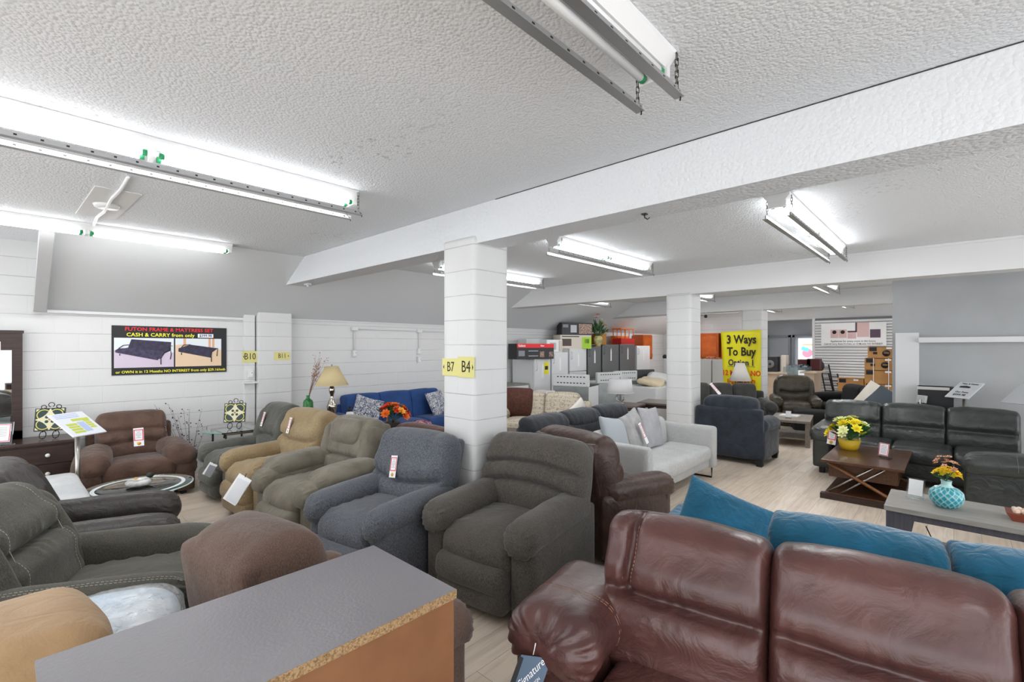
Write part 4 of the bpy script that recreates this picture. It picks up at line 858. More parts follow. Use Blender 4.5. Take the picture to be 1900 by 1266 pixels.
def lamp(loc, label, prof, base_m, r0, r1, sh_h, sh_z, shade_m, pleats=0, glow=0, cat='table lamp', fin=True):
    o = thing('table_lamp', label, cat, loc)
    MB().lathe(prof, n=28).build('lamp_base', base_m, o)
    n_ = 96; vs = []; fs = []
    for i, (r_, z_) in enumerate(((r1, sh_z), ((r0+r1)/2*.97, sh_z+sh_h*.5), (r0, sh_z+sh_h))):
        for k_ in range(n_): a = 2*math.pi*k_/n_; rr = r_*(1+(pleats*(1 if k_ % 2 else -1))); vs.append((rr*math.cos(a+.15*i*(pleats > 0)), rr*math.sin(a+.15*i*(pleats > 0)), z_))
    for i in range(2):
        for k_ in range(n_): fs.append((i*n_+k_, i*n_+(k_+1) % n_, (i+1)*n_+(k_+1) % n_, (i+1)*n_+k_))
    me = bpy.data.meshes.new('lamp_shade'); me.from_pydata(vs, [], fs); s_ = link('lamp_shade', me, shade_m, o, smooth=True)
    md = s_.modifiers.new('thick', 'SOLIDIFY'); md.thickness = .003
    mb = MB(); mb.lathe([(r1*1.0, sh_z-.004), (r1*1.012, sh_z), (r1*1.0, sh_z+.008)], n=48); mb.lathe([(r0*1.0, sh_z+sh_h-.006), (r0*1.015, sh_z+sh_h), (r0*.99, sh_z+sh_h+.003)], n=48); mb.build('shade_trim', shade_m, s_)
    z1 = prof[-1][1]
    MB().tube([(0, 0, z1-.01), (0, 0, sh_z+sh_h+.01)], .006, 8).tube([(-r0, 0, sh_z+sh_h-.004), (r0, 0, sh_z+sh_h-.004)], .002, 5).ball((0, 0, sh_z+sh_h+.018), .012).build('lamp_rod', nickel, o)
    return o
lamp((-6.22, 3.08, .72), 'silver table lamp with a pleated beige bell shade behind the tan recliner', [(0, 0), (.075, 0), (.078, .015), (.05, .03), (.05, .05), (.062, .1), (.066, .15), (.05, .2), (.026, .26), (.022, .3), (.036, .34), (.038, .39), (.02, .43), (.014, .47)], plain('mercury_glass', '#b3aaa0', .12, metal=1), .085, .215, .25, .44, mat('pleated_linen', '#cbb98f', .8), pleats=.012)
o = thing('figurine', 'small white and black figurine in front of the blue sofa arm', 'figurine', (-5.95, 3.2, .72)); MB().lathe([(0, 0), (.05, 0), (.055, .04), (.045, .08), (0, .09)], n=20).build('body', mat('white_ceramic', '#e2e2de', .2), o); MB().ball((-.01, 0, .11), .03).ball((0, 0, .15), .018).build('head', black, o)

# ---------------------------------------------------------------- flowers
def flowers(loc, label, kinds, pot, leaves=30, rad=.2, h=.25, leafc='#2f7a35', seed=3, handle=None, leaf=.07, name='flower_arrangement', dome=1.):
    rg_ = random.Random(seed); o = thing(name, label, 'flower arrangement', loc)
    if pot: pot(o)
    lf = MB()
    for i in range(leaves):
        a = rg_.uniform(0, 6.28); e = rg_.uniform(.1, 1.3); rr = rad*rg_.uniform(.5, .98); c = Vector((math.cos(a)*math.cos(e)*rr, math.sin(a)*math.cos(e)*rr, h+math.sin(e)*rr*dome))
        d = (c-Vector((0, 0, h*.7))).normalized(); s_ = d.cross(Vector((0, 0, 1))).normalized()*leaf*.3; u = d*leaf; n_ = s_.cross(u).normalized()*leaf*.12
        lf.add([c-u*.6, c-s_*.8+n_, c+u*.4-s_*.6+n_*1.6, c+u, c+u*.4+s_*.6+n_*1.6, c+s_*.8+n_, c-n_*.6], [(0, 1, 6), (1, 2, 6), (2, 3, 6), (3, 4, 6), (4, 5, 6), (5, 0, 6)], 0, True)
        lf.tube([(0, 0, h*.6), c-u*.5], .0018, 4)
    lf.build('foliage', mat('leaf_'+leafc[1:], leafc, .5, var='#1f5228', vs=12), o)
    for (cnt, col, size, petals, ctr, zb_) in kinds:
        for i in range(cnt):
            a = rg_.uniform(0, 6.28); e = rg_.uniform(.15, 1.45); rr = rad*rg_.uniform(.9, 1.1); c = Vector((math.cos(a)*math.cos(e)*rr, math.sin(a)*math.cos(e)*rr, h+zb_+math.sin(e)*rr*dome))
            d = (c-Vector((0, 0, h*.6))).normalized(); s_ = d.orthogonal().normalized(); t_ = d.cross(s_); f = MB()
            for ring, (sz, lift) in enumerate(((1, .25), (.7, .5), (.42, .8))):
                for k_ in range(petals):
                    q = 2*math.pi*(k_+ring*.5)/petals; o1 = s_*math.cos(q)+t_*math.sin(q); w1 = d.cross(o1); L_ = size*sz
                    p0 = c; p3 = c+o1*L_+d*L_*lift
                    f.add([p0, c+o1*L_*.55+w1*L_*.3+d*L_*lift*.3, p3+w1*L_*.12, p3-w1*L_*.12, c+o1*L_*.55-w1*L_*.3+d*L_*lift*.3], [(0, 1, 2, 3, 4)], 0, False)
            if ctr: f.ball(c+d*size*.25, size*.2, 1, 6)
            f.build('blossom', [mat('petal_'+col[1:], col, .6), mat('flower_heart_'+(ctr or '#777777')[1:], ctr or '#777777', .7)], o)
    return o
def yellow_pot(o):
    MB().lathe([(0, 0), (.085, 0), (.095, .03), (.12, .12), (.112, .12), (0, .11)], n=24).build('pot', mat('mustard_basket', '#c9a51c', .45, bump=.8, bs=60), o)
    MB().tube([(-.1, 0, .1), (-.1, 0, .28), (-.07, 0, .36), (0, 0, .4), (.07, 0, .36), (.1, 0, .28), (.1, 0, .1)], .009, 8).build('handle', mat('pale_green_handle', '#c5cf84', .5), o)
flowers((-.93, 7.02, .435), 'yellow flower basket with green leaves on the crossed wooden table', [(15, '#f0e02a', .06, 7, '#e0b81c', 0), (8, '#e9ecb0', .058, 8, '#c9d060', .02), (6, '#f2e650', .07, 7, '#e0b81c', .0)], yellow_pot, 44, .23, .16, '#2f7d3a', 5, leaf=.085, dome=.85)
def dark_pot(o): MB().lathe([(0, 0), (.07, 0), (.09, .1), (.08, .1), (0, .09)], n=20).build('pot', mat('dark_basket', '#221c18', .6), o); MB().tube([(-.1, 0, .0), (-.13, 0, .1), (-.1, 0, .2), (-.02, 0, .22)], .008, 6).build('handle', mat('ochre_handle', '#d18d1e', .5), o)
flowers((-5.0, 3.25, .66), 'bright orange and red flower basket behind the blue grey recliner', [(12, '#f0781e', .06, 8, '#c9541a', 0), (9, '#e8421c', .055, 7, '#b02c12', 0), (4, '#f2b23c', .055, 7, '#d88a20', .0)], dark_pot, 26, .19, .16, '#4a6b3a', 8, dome=.8)
flowers((-4.78, 3.5, .66), 'low mound of pink and white small flowers beside the orange flower basket', [(26, '#dd8fb4', .024, 6, '#e8c84a', 0), (16, '#ecd8e2', .022, 6, '#e0b83c', 0), (8, '#e8c23a', .02, 6, None, 0)], None, 30, .17, .0, '#4c6a48', 12, leaf=.04, dome=.6)
o = thing('sofa_table', 'dark low table behind the recliners carrying the orange and pink flowers', 'table', (-4.95, 3.4, 0)); boxo('top', espresso, (-.3, -.3, .63), (.4, .3, .655), o, bev=.004)
for sx in (-.26, .36):
    for sy in (-.26, .26): boxo('leg', espresso, (sx-.02, sy-.02, 0), (sx+.02, sy+.02, .63), o)

# ---------------------------------------------------------------- crossed coffee table
o = thing('crossed_coffee_table', 'dark wooden lift-top coffee table with crossed side bars and steel rods', 'coffee table', (-.72, 6.78, 0))
boxo('top', walnut, (-.36, -.6, .405), (.36, .6, .435), o, bev=.004); boxo('drawer_box', walnut, (-.3, -.5, .24), (.3, .55, .4), o, bev=.003); boxo('bottom_shelf', walnut, (-.33, -.56, .04), (.33, .56, .075), o, bev=.003)
boxo('base_rail', espresso, (-.37, -.58, 0), (.37, -.5, .06), o, bev=.003); boxo('base_rail', espresso, (-.37, .5, 0), (.37, .58, .06), o, bev=.003)
for yy in (-.55, .55):
    MB().tube([(-.3, yy, .4), (.33, yy, .06)], .018, 4).build('cross_bar', mat('lighter_walnut', '#7a4f2e', .35), o)
    MB().tube([(.1, yy+.015, .4), (-.32, yy+.015, .06)], .01, 8).tube([(.2, yy+.015, .4), (-.2, yy+.015, .06)], .01, 8).build('steel_rod', nickel, o)
acrylic((-.58, 6.72, .435), -30, 'clear acrylic holder with a red bordered card on the crossed table', .17, .13)
o = price_tag((-1.15, 7.3, .52), (80, 0, -30), 'red and white price tag hanging by the left arm of the black leather section', w_=.12, h_=.2)
# grey tv console
o = thing('media_console', 'grey media console with weathered top and splayed dark legs, behind the teal sofa', 'tv stand', (.72, 4.74, 0))
gw = mat('weathered_grey_wood', '#9a9690', .45, var='#8a8781', vs=6, st=(1, 9, 9)); dw = mat('dark_grey_wood', '#54525a', .5, var='#484750', vs=5, st=(9, 9, 1))
boxo('top', gw, (-1.1, -.28, .465), (1.1, .28, .5), o, bev=.003); boxo('apron', dw, (-1.05, -.24, .41), (1.05, .24, .465), o, bev=.003); boxo('lower_shelf', mat('tan_shelf', '#8f8071', .45, var='#7b6d60', vs=4, st=(2, 9, 9)), (-1.0, -.3, .1), (1.0, .34, .13), o, bev=.003)
for sx in (-1, 1):
    for yy in (-.25, .2): MB().prism([(sx*1.09, 0), (sx*1.0, 0), (sx*.92, .465), (sx*1.09, .465)], yy, yy+.05).build('leg', dw, o)
acrylic((-.22, 4.82, .5), -12, 'blank clear acrylic holder on the grey media console', .15, .11, False, 14)
m, N, L, b = nodes('turquoise_wave_glaze'); tc = N.new('ShaderNodeTexCoord'); b.inputs['Roughness'].default_value = .3; b.inputs['Coat Weight'].default_value = .4
at = N.new('ShaderNodeAttribute'); at.attribute_name = 'relief'; mx = N.new('ShaderNodeMix'); mx.data_type = 'RGBA'; mx.inputs[6].default_value = lin('#1f99a8'); mx.inputs[7].default_value = lin('#b8dedd'); L.new(at.outputs['Fac'], mx.inputs[0]); L.new(mx.outputs[2], b.inputs['Base Color'])
o = thing('turquoise_vase', 'turquoise vase with raised wavy ribs on the grey media console', 'vase', (-.04, 4.72, .5))
vs = []; fs = []; rel = []; n1, n2 = 160, 60
prof = [(.045, 0), (.065, .012), (.088, .045), (.096, .08), (.09, .115), (.065, .14), (.036, .152), (.024, .165), (.025, .185), (.029, .195)]
pr = np.array(prof); tt = np.linspace(0, 1, len(pr)); T = np.linspace(0, 1, n2); rs = np.interp(T, tt, pr[:, 0]); zv = np.interp(T, tt, pr[:, 1])
for i in range(n2):
    for k_ in range(n1):
        a = 2*math.pi*k_/n1; ph = 14*a; wv = math.sin(zv[i]*2*math.pi/.045)*1.2
        d1 = abs(((ph+wv*(1)) % (2*math.pi))-math.pi); d2 = abs(((ph-wv) % (2*math.pi))-math.pi); e = max(math.exp(-(d1/.55)**2), math.exp(-(abs(((ph+math.pi+wv*-1) % (2*math.pi))-math.pi)/.55)**2)) if zv[i] < .15 else 1
        rr = rs[i]+.005*e; vs.append((rr*math.cos(a), rr*math.sin(a), zv[i])); rel.append(e)
fs = [(i*n1+k_, i*n1+(k_+1) % n1, (i+1)*n1+(k_+1) % n1, (i+1)*n1+k_) for i in range(n2-1) for k_ in range(n1)]; fs.append(tuple(range(n1))[::-1])
me = bpy.data.meshes.new('vase_body'); me.from_pydata(vs, [], fs); at_ = me.attributes.new('relief', 'FLOAT', 'POINT'); at_.data.foreach_set('value', rel); link('vase_body', me, m, o, smooth=True)
flowers((-.04, 4.72, .66), 'yellow silk flowers with a peach spike in the turquoise vase', [(20, '#f2d21e', .03, 6, '#d99a1a', 0), (9, '#d9a07a', .02, 5, '#a8683c', .06), (9, '#e0b090', .02, 5, '#a8683c', .09)], None, 10, .075, .05, '#3d6b34', 21, leaf=.03, name='silk_flowers')
o = thing('potpourri_bowl', 'square brown tray of shells at the right end of the console', 'bowl', (.36, 4.72, .5)); MB().prism([(-.07, 0), (.07, 0), (.1, .05), (-.1, .05)], -.08, .08).build('tray', mat('red_brown_wood', '#7a3a26', .4), o)
pb = MB(); [pb.ball((random.uniform(-.06, .06), random.uniform(-.05, .05), .055+random.uniform(0, .012)), .017, n=7) for _ in range(16)]; tag(pb.build('shells', mat('peach_shell', '#d9b49a', .5, var='#f0e2d4', vs=20), o), kind='stuff')
# cables and a white device on the console's lower shelf
cb = MB(); rg_ = random.Random(2)
pts = [(-.15, 4.62, .36), (-.08, 4.58, .2), (0, 4.56, .145)]+[(.02+.05*math.cos(a), 4.6+.03*math.sin(a), .15+.004*a) for a in np.linspace(0, 9, 18)]+[(.1, 4.58, .16), (.25, 4.6, .2), (.3, 4.58, .145)]
pts += [(.42+.09*math.cos(a*1.3)+rg_.uniform(-.02, .02), 4.62+.05*math.sin(a*1.7), .17+.03*math.sin(a*2.1)) for a in np.linspace(0, 24, 70)]
tag(cb.tube(pts, .004, 6).build('cable_bundle', plain('black_cable', '#0f0f0f', .4)), 'tangled black cables on the console lower shelf', 'cable')
o = thing('power_strip', 'long pale metal device bar lying on the console lower shelf', 'power strip', (.85, 4.6, .132), -4); boxo('body', mat('pale_blue_metal', '#b7c3d4', .4), (-.42, -.02, 0), (.42, .02, .035), o, bev=.003); q = MB(); [q.box((-.38+i*.07, -.021, .01), (-.36+i*.07, -.019, .02)) for i in range(11)]; q.build('slots', black, o)
tag(boxo('media_box', black, (.62, 4.72, .132), (1.3, 4.95, .19), None, bev=.004), 'flat black box on the console lower shelf behind the metal bar', 'box')
o = thing('white_rack', 'white angled stand at the right edge behind the teal sofa', 'rack', (.62, 3.55, 0)); MB().tube([(-.05, 0, .0), (-.05, 0, .45), (.12, 0, .72), (.25, 0, .72)], .02, 4).tube([(-.05, 0, .35), (.4, 0, .35)], .02, 4).build('frame', hous, o)
# ---------------------------------------------------------------- appliances and the far end
enam = mat('white_appliance_enamel', '#dadbdc', .3); steel = mat('grey_stainless', '#7f8284', .35, metal=.6); seal = plain('dark_seal', '#3a3c3e', .6); paperw = mat('sheet_white', '#ededee', .5)
def fridge(y0, y1, h, m, label, group, split=None, side_h=False, sheet=True, energy=False, front=-6.6):
    """door faces +x"""
    o = thing('refrigerator', label, 'refrigerator', (front, (y0+y1)/2, 0), 90, group); w_ = (y1-y0)/2-.008
    boxo('cabinet', m, (-w_, .05, .03), (w_, .64, h-.008), o, bev=.008); boxo('feet', seal, (-w_+.03, .08, 0), (w_-.03, .6, .03), o)
    parts = [(0.05, split-.006), (split+.006, h)] if split else [(.05, h)]
    for a, b_ in parts:
        d = boxo('door', m, (-w_, -.01, a), (w_, .045, b_), o, bev=.012)
        hb = b_-.25 if a > .5 or not split else b_-.5
        MB().tube([(-w_+.05, -.012, hb), (-w_+.05, -.045, hb+.02), (-w_+.05, -.045, hb+.2 if a < .5 else hb+.16), (-w_+.05, -.012, hb+.22 if a < .5 else hb+.18)], .008, 6).build('door_handle', m, d)
    if sheet: MB().box((-.03, -.014, h-.42), (.03, -.0105, h-.16)).build('paper_sheet', paperw, o); MB().prism([(-.03, h-.16), (.03, h-.16), (0, h-.08)], -.014, -.0105).build('paper_tip', paperw, o)
    if energy:
        MB().box((.05, -.014, h-.34), (.2, -.0105, h-.07)).build('energy_label', mat('energy_yellow', '#e8df1a', .5), o); MB().box((.07, -.015, h-.24), (.18, -.0138, h-.16)).build('energy_figure', black, o)
    return o
GF = 'white refrigerators along the left wall'; GS = 'grey refrigerators along the left wall'
fridge(7.8, 8.36, 1.42, enam, 'lowest white fridge with a yellow energy label, under the red box', GF, energy=True)
fridge(8.4, 9.02, 1.56, enam, 'white fridge between the energy-labelled one and the taller split-door one', GF)
fridge(9.08, 9.78, 1.64, enam, 'white fridge with a separate freezer door, next to the grey ones', GF, split=1.1)
fridge(9.84, 10.44, 1.7, steel, 'grey fridge nearest the white ones, papers on its door', GS, split=.9)
fridge(10.5, 11.32, 1.74, steel, 'middle one of the three grey fridges', GS, split=.9)
fridge(11.38, 12.2, 1.76, steel, 'grey fridge under the orange boxes, farthest of the three', GS, split=.9)
fridge(12.3, 13.1, 1.72, enam, 'white fridge beyond the grey ones with a low freezer drawer', GF, split=.8)
o = thing('chest_freezer', 'white low appliance with grey top left of the first white fridge', 'freezer', (-6.72, 7.32, 0), 90)
boxo('cabinet', enam, (-.42, 0, .02), (.42, .58, .83), o, bev=.01); boxo('lid', mat('speckled_grey_top', '#8c8a84', .5, var='#7c7a74', vs=60), (-.43, -.02, .86), (.43, .58, .9), o, bev=.004); boxo('control_panel', hous, (-.42, -.012, .76), (.42, .0, .86), o)
MB().tube([(-.1, -.013, .8), (-.08, -.04, .8), (.1, -.04, .8), (.12, -.013, .8)], .006, 6).build('handle', nickel, o)
tag(boxo('water_cooler', enam, (-5.9, 6.9, 0), (-5.55, 7.2, .85), None, bev=.03), 'narrow white appliance at the column edge left of the printed sofa', 'appliance')
# boxes on top of the fridges
def carton(name, label, c, d, rz, faces, group=None, cat='box'):
    o = thing(name, label, cat, (c[0], c[1], c[2]), rz, group); x, y, z_ = [q/2 for q in d]
    base = boxo('carton_body', faces[0], (-x, -y, 0), (x, y, 2*z_), o); 
    for nm, mm, a in faces[1]: MB().box((a[0]*x, -y-.002, a[1]*2*z_), (a[2]*x, -y, a[3]*2*z_)).build(nm, mm, o)
    for q in faces[2]: text(q[0], q[1], q[2], o, (q[3]*x, -y-.003, q[4]*2*z_), (90, 0, 0), bold=.02)
    return o
ored = mat('box_orange', '#e8761a', .5); tanb = mat('cardboard', '#b98a55', .8, var='#ab7d49', vs=5)
cbx = mat('box_charcoal', '#2b2a2d', .5); pic = mat('box_picture', '#b99a86', .5, var='#4a3a36', vs=40); lime = mat('box_lime', '#9cc832', .5); beige = mat('box_beige', '#ccc2b4', .6)
carton('appliance_box', 'long black box with a red band lying on the lowest white fridge', (-6.72, 7.85, 1.42), (1.0, .32, .33), 78, (cbx, [('red_band', red, (-1, .74, 1, 1)), ('picture', pic, (.22, .12, .45, .5)), ('picture', pic, (.72, .15, .94, .5)), ('product', mat('box_silver', '#9aa0a0', .4), (-.4, .18, .12, .24)), ('product', mat('box_silver', '#9aa0a0', .4), (-.4, .5, .12, .56)), ('print', ink, (-.92, .2, -.6, .55))], [('Galanz', .07, whi, -.75, .87), ('New', .05, whi, .35, .87)]))
o = thing('microwave', 'white microwave oven on the second white fridge', 'microwave', (-6.75, 8.7, 1.56), 84); boxo('case', enam, (-.27, 0, 0), (.27, .36, .29), o, bev=.008); boxo('door', hous, (-.26, -.015, .01), (.13, 0, .28), o, bev=.004); MB().box((-.16, -.018, .06), (.04, -.0145, .22)).build('window', mat('mw_window', '#b0b2b2', .3), o); MB().box((.15, -.012, .02), (.26, -.001, .27)).build('control_panel', beige, o)
o = MB(); o = thing('white_carton', 'plain white carton behind the red banded box', 'box', (-7.05, 8.2, 1.42), 90); boxo('carton_body', mat('pale_carton', '#c9c9c9', .7), (-.25, -.1, 0), (.25, .15, .44), o)
carton('microwave_box', 'beige microwave box with a lime green end on the third white fridge', (-6.82, 9.5, 1.64), (.86, .36, .33), 66, (beige, [('lime_panel', lime, (.38, .0, 1, .85)), ('picture', mat('brown_product', '#4a3c36', .5), (-.9, .2, -.3, .72)), ('picture', mat('brown_product', '#4a3c36', .5), (.55, .4, .85, .72)), ('print', cbx, (-.9, .85, .2, .92))], []))
carton('toaster_box', 'black box with pictures, stacked on the beige microwave box', (-6.82, 9.6, 1.972), (.82, .3, .3), 62, (cbx, [('picture', mat('silver_product', '#a8abad', .3), (-.45, .2, -.05, .8)), ('picture', pic, (.1, .1, .95, .9)), ('print', ink, (-.95, .6, -.6, .85))], []))
def gpot(o): MB().lathe([(0, 0), (.06, 0), (.1, .1), (.11, .2), (.07, .26), (.06, .26), (0, .2)], n=16).build('vase', mat('grey_green_ceramic', '#7b8a6c', .4, var='#d9c27a', vs=12), o)
flowers((-6.5, 10.15, 1.7), 'tall silk bouquet with a pink bloom on the grey fridge nearest the white ones', [(5, '#c9a838', .06, 6, '#8a5a20', 0), (3, '#c68a98', .07, 6, '#a8485a', .18), (5, '#d8d4b8', .05, 6, '#8a8a4a', .05)], gpot, 70, .23, .3, '#4e6a3c', 31, leaf=.09, dome=1.5)
tag(boxo('wooden_box', mat('amber_wood', '#b07a2c', .5), (-6.85, 10.35, 1.745), (-6.55, 10.62, 2.03), None, bev=.004), 'small amber wooden box standing beside the silk bouquet', 'box')
tag(boxo('white_board_panel', enam, (-7.3, 10.5, 1.745), (-7.26, 10.95, 2.3), None), 'white panel leaning on the wall behind the silk bouquet', 'panel')
o = thing('orange_rack', 'red and orange wire basket on top of the farthest grey fridge', 'basket', (-6.85, 12.0, 1.765), 80)
boxo('basket', mat('red_plastic', '#c8180f', .4), (-.28, -.16, 0), (.3, .16, .16), o, bev=.01); fr = MB()
for sx in (-.26, -.1, .08, .26):
    for sy in (-.14, .14): fr.tube([(sx, sy, .15), (sx, sy, .42)], .012, 5)
fr.box((-.3, -.16, .41), (.32, .16, .44)); fr.build('frame', ored, o)
tag(boxo('orange_box', ored, (-7.2, 11.9, 1.765), (-7.05, 12.7, 2.0), None), 'flat orange box behind the wire basket', 'box')
# ranges with their backs to us
def rng(x0, y0, w_, label, bk, black_edge=False, rz=0):
    o = thing('kitchen_range', label, 'stove', (x0, y0, 0), rz, 'kitchen ranges in a row')
    boxo('body', enam, (-w_/2, -.3, .03), (w_/2, .3, .9), o, bev=.006); boxo('cooktop', mat('black_cooktop', '#1e1f20', .2) if black_edge else enam, (-w_/2-.005, -.31, .9), (w_/2+.005, .24, .925), o, bev=.004)
    b_ = boxo('backguard', bk, (-w_/2, .24, .9), (w_/2, .31, 1.14), o, bev=.02); q = MB()
    for i in range(9): q.box((-w_*.4+i*w_*.09, .311, 1.08), (-w_*.4+i*w_*.09+w_*.05, .313, 1.1)); q.box((-w_*.4+i*w_*.09, .311, .96), (-w_*.4+i*w_*.09+w_*.05, .313, .98))
    q.build('vent_slots', seal, b_); boxo('rear_panel', mat('galvanised', '#9da3a2', .4, metal=.5, var='#8d9392', vs=8), (-w_/2+.01, .3, .05), (w_/2-.01, .305, .9), o); return o
rng(-5.62, 7.95, .76, 'white range with black cooktop edge left of the drum lamp', enam, True, 195)
rng(-5.7, 9.02, .68, 'white range with vented backguard, its back toward the lamp', mat('pale_backguard', '#c5c8c8', .5), False, 250)
rng(-5.75, 9.8, .66, 'second white range with vented back right of the first', mat('pale_backguard', '#c5c8c8', .5), False, 250)
rng(-5.75, 10.6, .74, 'range with black framed backguard farthest along the row', mat('dark_backguard', '#3c3e40', .4), False, 250)
for i, (x, y, z_, lb) in enumerate(((-5.1, 10.6, .96, 'crumpled white wrap piled on the far white appliances'), (-4.95, 9.9, .9, 'cream cardboard sheets lying in the pile of white wrap'))):
    o = soft('wrap_pile', None, mat('wrap_white%d' % i, '#dcdedd' if i == 0 else '#d2c2a4', .6, wr=.8), (.55, .7, .13), (x, y, z_), (4, 8, 20), r=.09, wr=.03, wk=9, res=.04); tag(o, lb, 'packaging')
tag(boxo('white_worktop', enam, (-5.4, 9.3, .0), (-4.55, 11.2, .82), None, bev=.01), 'white appliances pushed together under the packaging behind the drum lamp', 'appliance')
# small dark tables and drum lamp
def parson(loc, rz, label, w_=.55, d=.55, h=.56, g_='small dark tables beyond the ink black sofa'):
    o = thing('end_table', label, 'side table', loc, rz, g_); boxo('top', mat('taupe_top', '#6b625c', .4), (-w_/2, -d/2, h-.03), (w_/2, d/2, h), o, bev=.003); boxo('apron', espresso, (-w_/2+.02, -d/2+.02, h-.09), (w_/2-.02, d/2-.02, h-.03), o)
    for sx in (-1, 1):
        for sy in (-1, 1): boxo('leg', espresso, (sx*(w_/2-.03)-.025, sy*(d/2-.03)-.025, 0), (sx*(w_/2-.03)+.025, sy*(d/2-.03)+.025, h-.03), o)
    return o
parson((-4.3, 7.62, 0), 10, 'dark end table with taupe top under the drum shade lamp', h=.66)
parson((-4.0, 8.4, 0), 10, 'dark table with taupe top behind the one under the lamp', .7, .7, .66)
parson((-5.0, 5.15, 0), 24, 'black low table in front of the printed cream sofa', .5, .5, .42)
o = lamp((-4.38, 7.56, .66), 'table lamp with a wide white drum shade and ring shaped chrome base', [(0, 0), (.07, 0), (.07, .015), (.012, .02), (.012, .05)], chrome, .2, .235, .25, .2, mat('white_drum_linen', '#dcdcdd', .8))
MB().tube([(.075*math.cos(a), 0, .115+.075*math.sin(a)) for a in np.linspace(0, 6.283, 25)], .012, 8).build('ring_base', chrome, o)
lamp((-3.4, 10.95, .55), 'white cone shade lamp standing in front of the yellow banner', [(0, 0), (.07, 0), (.07, .02), (.03, .05), (.045, .15), (.03, .28), (.02, .36), (.012, .4)], mat('antique_brown', '#4d3c2c', .4), .09, .22, .38, .4, mat('cream_shade', '#d8d2ca', .8))
parson((-3.4, 10.97, 0), 0, 'dark end table hidden behind the charcoal sofa under the cone lamp', .34, .26, .55)
# grey wood coffee table
o = thing('coffee_table', 'grey wooden coffee table with slatted shelf beside the bronze recliner', 'coffee table', (-2.1, 9.55, 0), 8); gt = mat('grey_oak', '#8b8176', .5, var='#7a7167', vs=5, st=(9, 1, 9))
boxo('top', gt, (-.3, -.5, .4), (.3, .5, .44), o, bev=.004); boxo('shelf', gt, (-.27, -.46, .12), (.27, .46, .14), o)
for sx in (-1, 1):
    for sy in (-1, 1): boxo('leg', gt, (sx*.26-.035, sy*.45-.035, 0), (sx*.26+.035, sy*.45+.035, .4), o)
acrylic((-2.1, 9.3, .44), 10, 'clear holder on the grey oak coffee table', .13, .1, False)
tag(boxo('white_tray', hous, (-2.3, 9.5, .44), (-2.0, 9.75, .46), None), 'small white tray on the grey oak coffee table', 'tray')
# yellow banner on the third column
o = thing('yellow_banner', 'tall yellow banner lettered 3 Ways To Buy hanging on the third column', 'banner', (-3.45, 11.12, 1.1), 0); by = mat('banner_yellow', '#e9e01c', .5, var='#dfd414', vs=2)
vs = []; fs = []
for i in range(21):
    for k_ in range(13):
        u = i/20; v = k_/12; x = (-.42+.84*v)+(.09*u if v < .5 else .02*u)*(1-v*1.0); vs.append((x, .012*math.sin(v*9+u*3), .92-u*1.75+.03*v))
fs = [(i*13+k_, i*13+k_+1, (i+1)*13+k_+1, (i+1)*13+k_) for i in range(20) for k_ in range(12)]
me = bpy.data.meshes.new('banner_sheet'); me.from_pydata(vs, [], fs); b_ = link('banner_sheet', me, by, o, smooth=True); md = b_.modifiers.new('t', 'SOLIDIFY'); md.thickness = .003
bk = mat('banner_black', '#241c14', .6); nv = mat('banner_navy', '#2a2350', .6); rd = mat('banner_red', '#e0401c', .6)
for s_, z_, sz, mm in (('3 Ways', .74, .26, bk), ('To Buy', .47, .26, bk), ('Option 1', .23, .19, nv), ('12 Months NO', .0, .165, rd), ('INTEREST!', -.2, .165, rd), ('Option 2', -.39, .19, nv), ('Rent to-own!', -.6, .165, rd)): text(s_, sz, mm, o, (.02, -.02, z_), (90, 0, 0), sx=.78, bold=.025)
for z_ in (.145, -.475): boxo('underline', nv, (-.26, -.02, z_), (.3, -.017, z_+.008), o)
# partition of white units and the orange kitchen
for i in range(3):
    o = thing('white_cabinet', ('white tall panel cabinet nearest the second column', 'white tall panel cabinet in the middle of the row before the kitchen units', 'white tall panel cabinet beside the yellow banner')[i], 'cabinet', (-5.6+i*.66, 12.6, 0), 0, 'white panel cabinets'); boxo('body', enam, (-.32, 0, 0), (.32, .5, 1.36-.0*i), o, bev=.005); boxo('door', hous, (-.315, -.015, .05), (.315, 0, 1.34), o, bev=.003)
okw = mat('orange_oak', '#b8561c', .35, var='#a34a16', vs=5, st=(9, 9, 1))
def wallcab(c, rz, w_, label, nd):
    o = thing('wall_cabinet', label, 'kitchen cabinet', c, rz, 'orange oak wall cabinets'); boxo('carcass', okw, (-w_/2, 0, 0), (w_/2, .32, .76), o)
    for i in range(nd):
        a = -w_/2+i*w_/nd; b1 = a+w_/nd; d = boxo('door', okw, (a+.004, -.02, .004), (b1-.004, 0, .756), o, bev=.004)
        n_ = 12; arch = [(a+.07, .08)]+[(b1-.07, .08)]+[(b1-.07-(b1-a-.14)*t, .64+.04*math.sin(t*math.pi*1.0)**2*1.2) for t in [j/n_ for j in range(n_+1)]]
        MB().prism(arch, -.027, -.019).build('raised_panel', mat('orange_oak_light', '#c4632a', .35, var='#b05420', vs=5), d)
        MB().tube([(b1-.05 if i == 0 else b1-.05, -.02, .06), (b1-.05, -.045, .07), (b1-.05, -.045, .17), (b1-.05, -.02, .18)], .006, 6).build('handle', nickel, d)
    return o
wallcab((-5.95, 15.26, 1.36), 0, 1.15, 'orange oak wall cabinet pair on the far cross wall', 2)
wallcab((-5.0, 15.26, 1.36), 0, .6, 'single orange oak wall cabinet partly behind the yellow banner', 1)
wallcab((-6.99, 13.7, 1.3), 90, .62, 'orange oak cabinet on the left wall just left of the second column', 1)
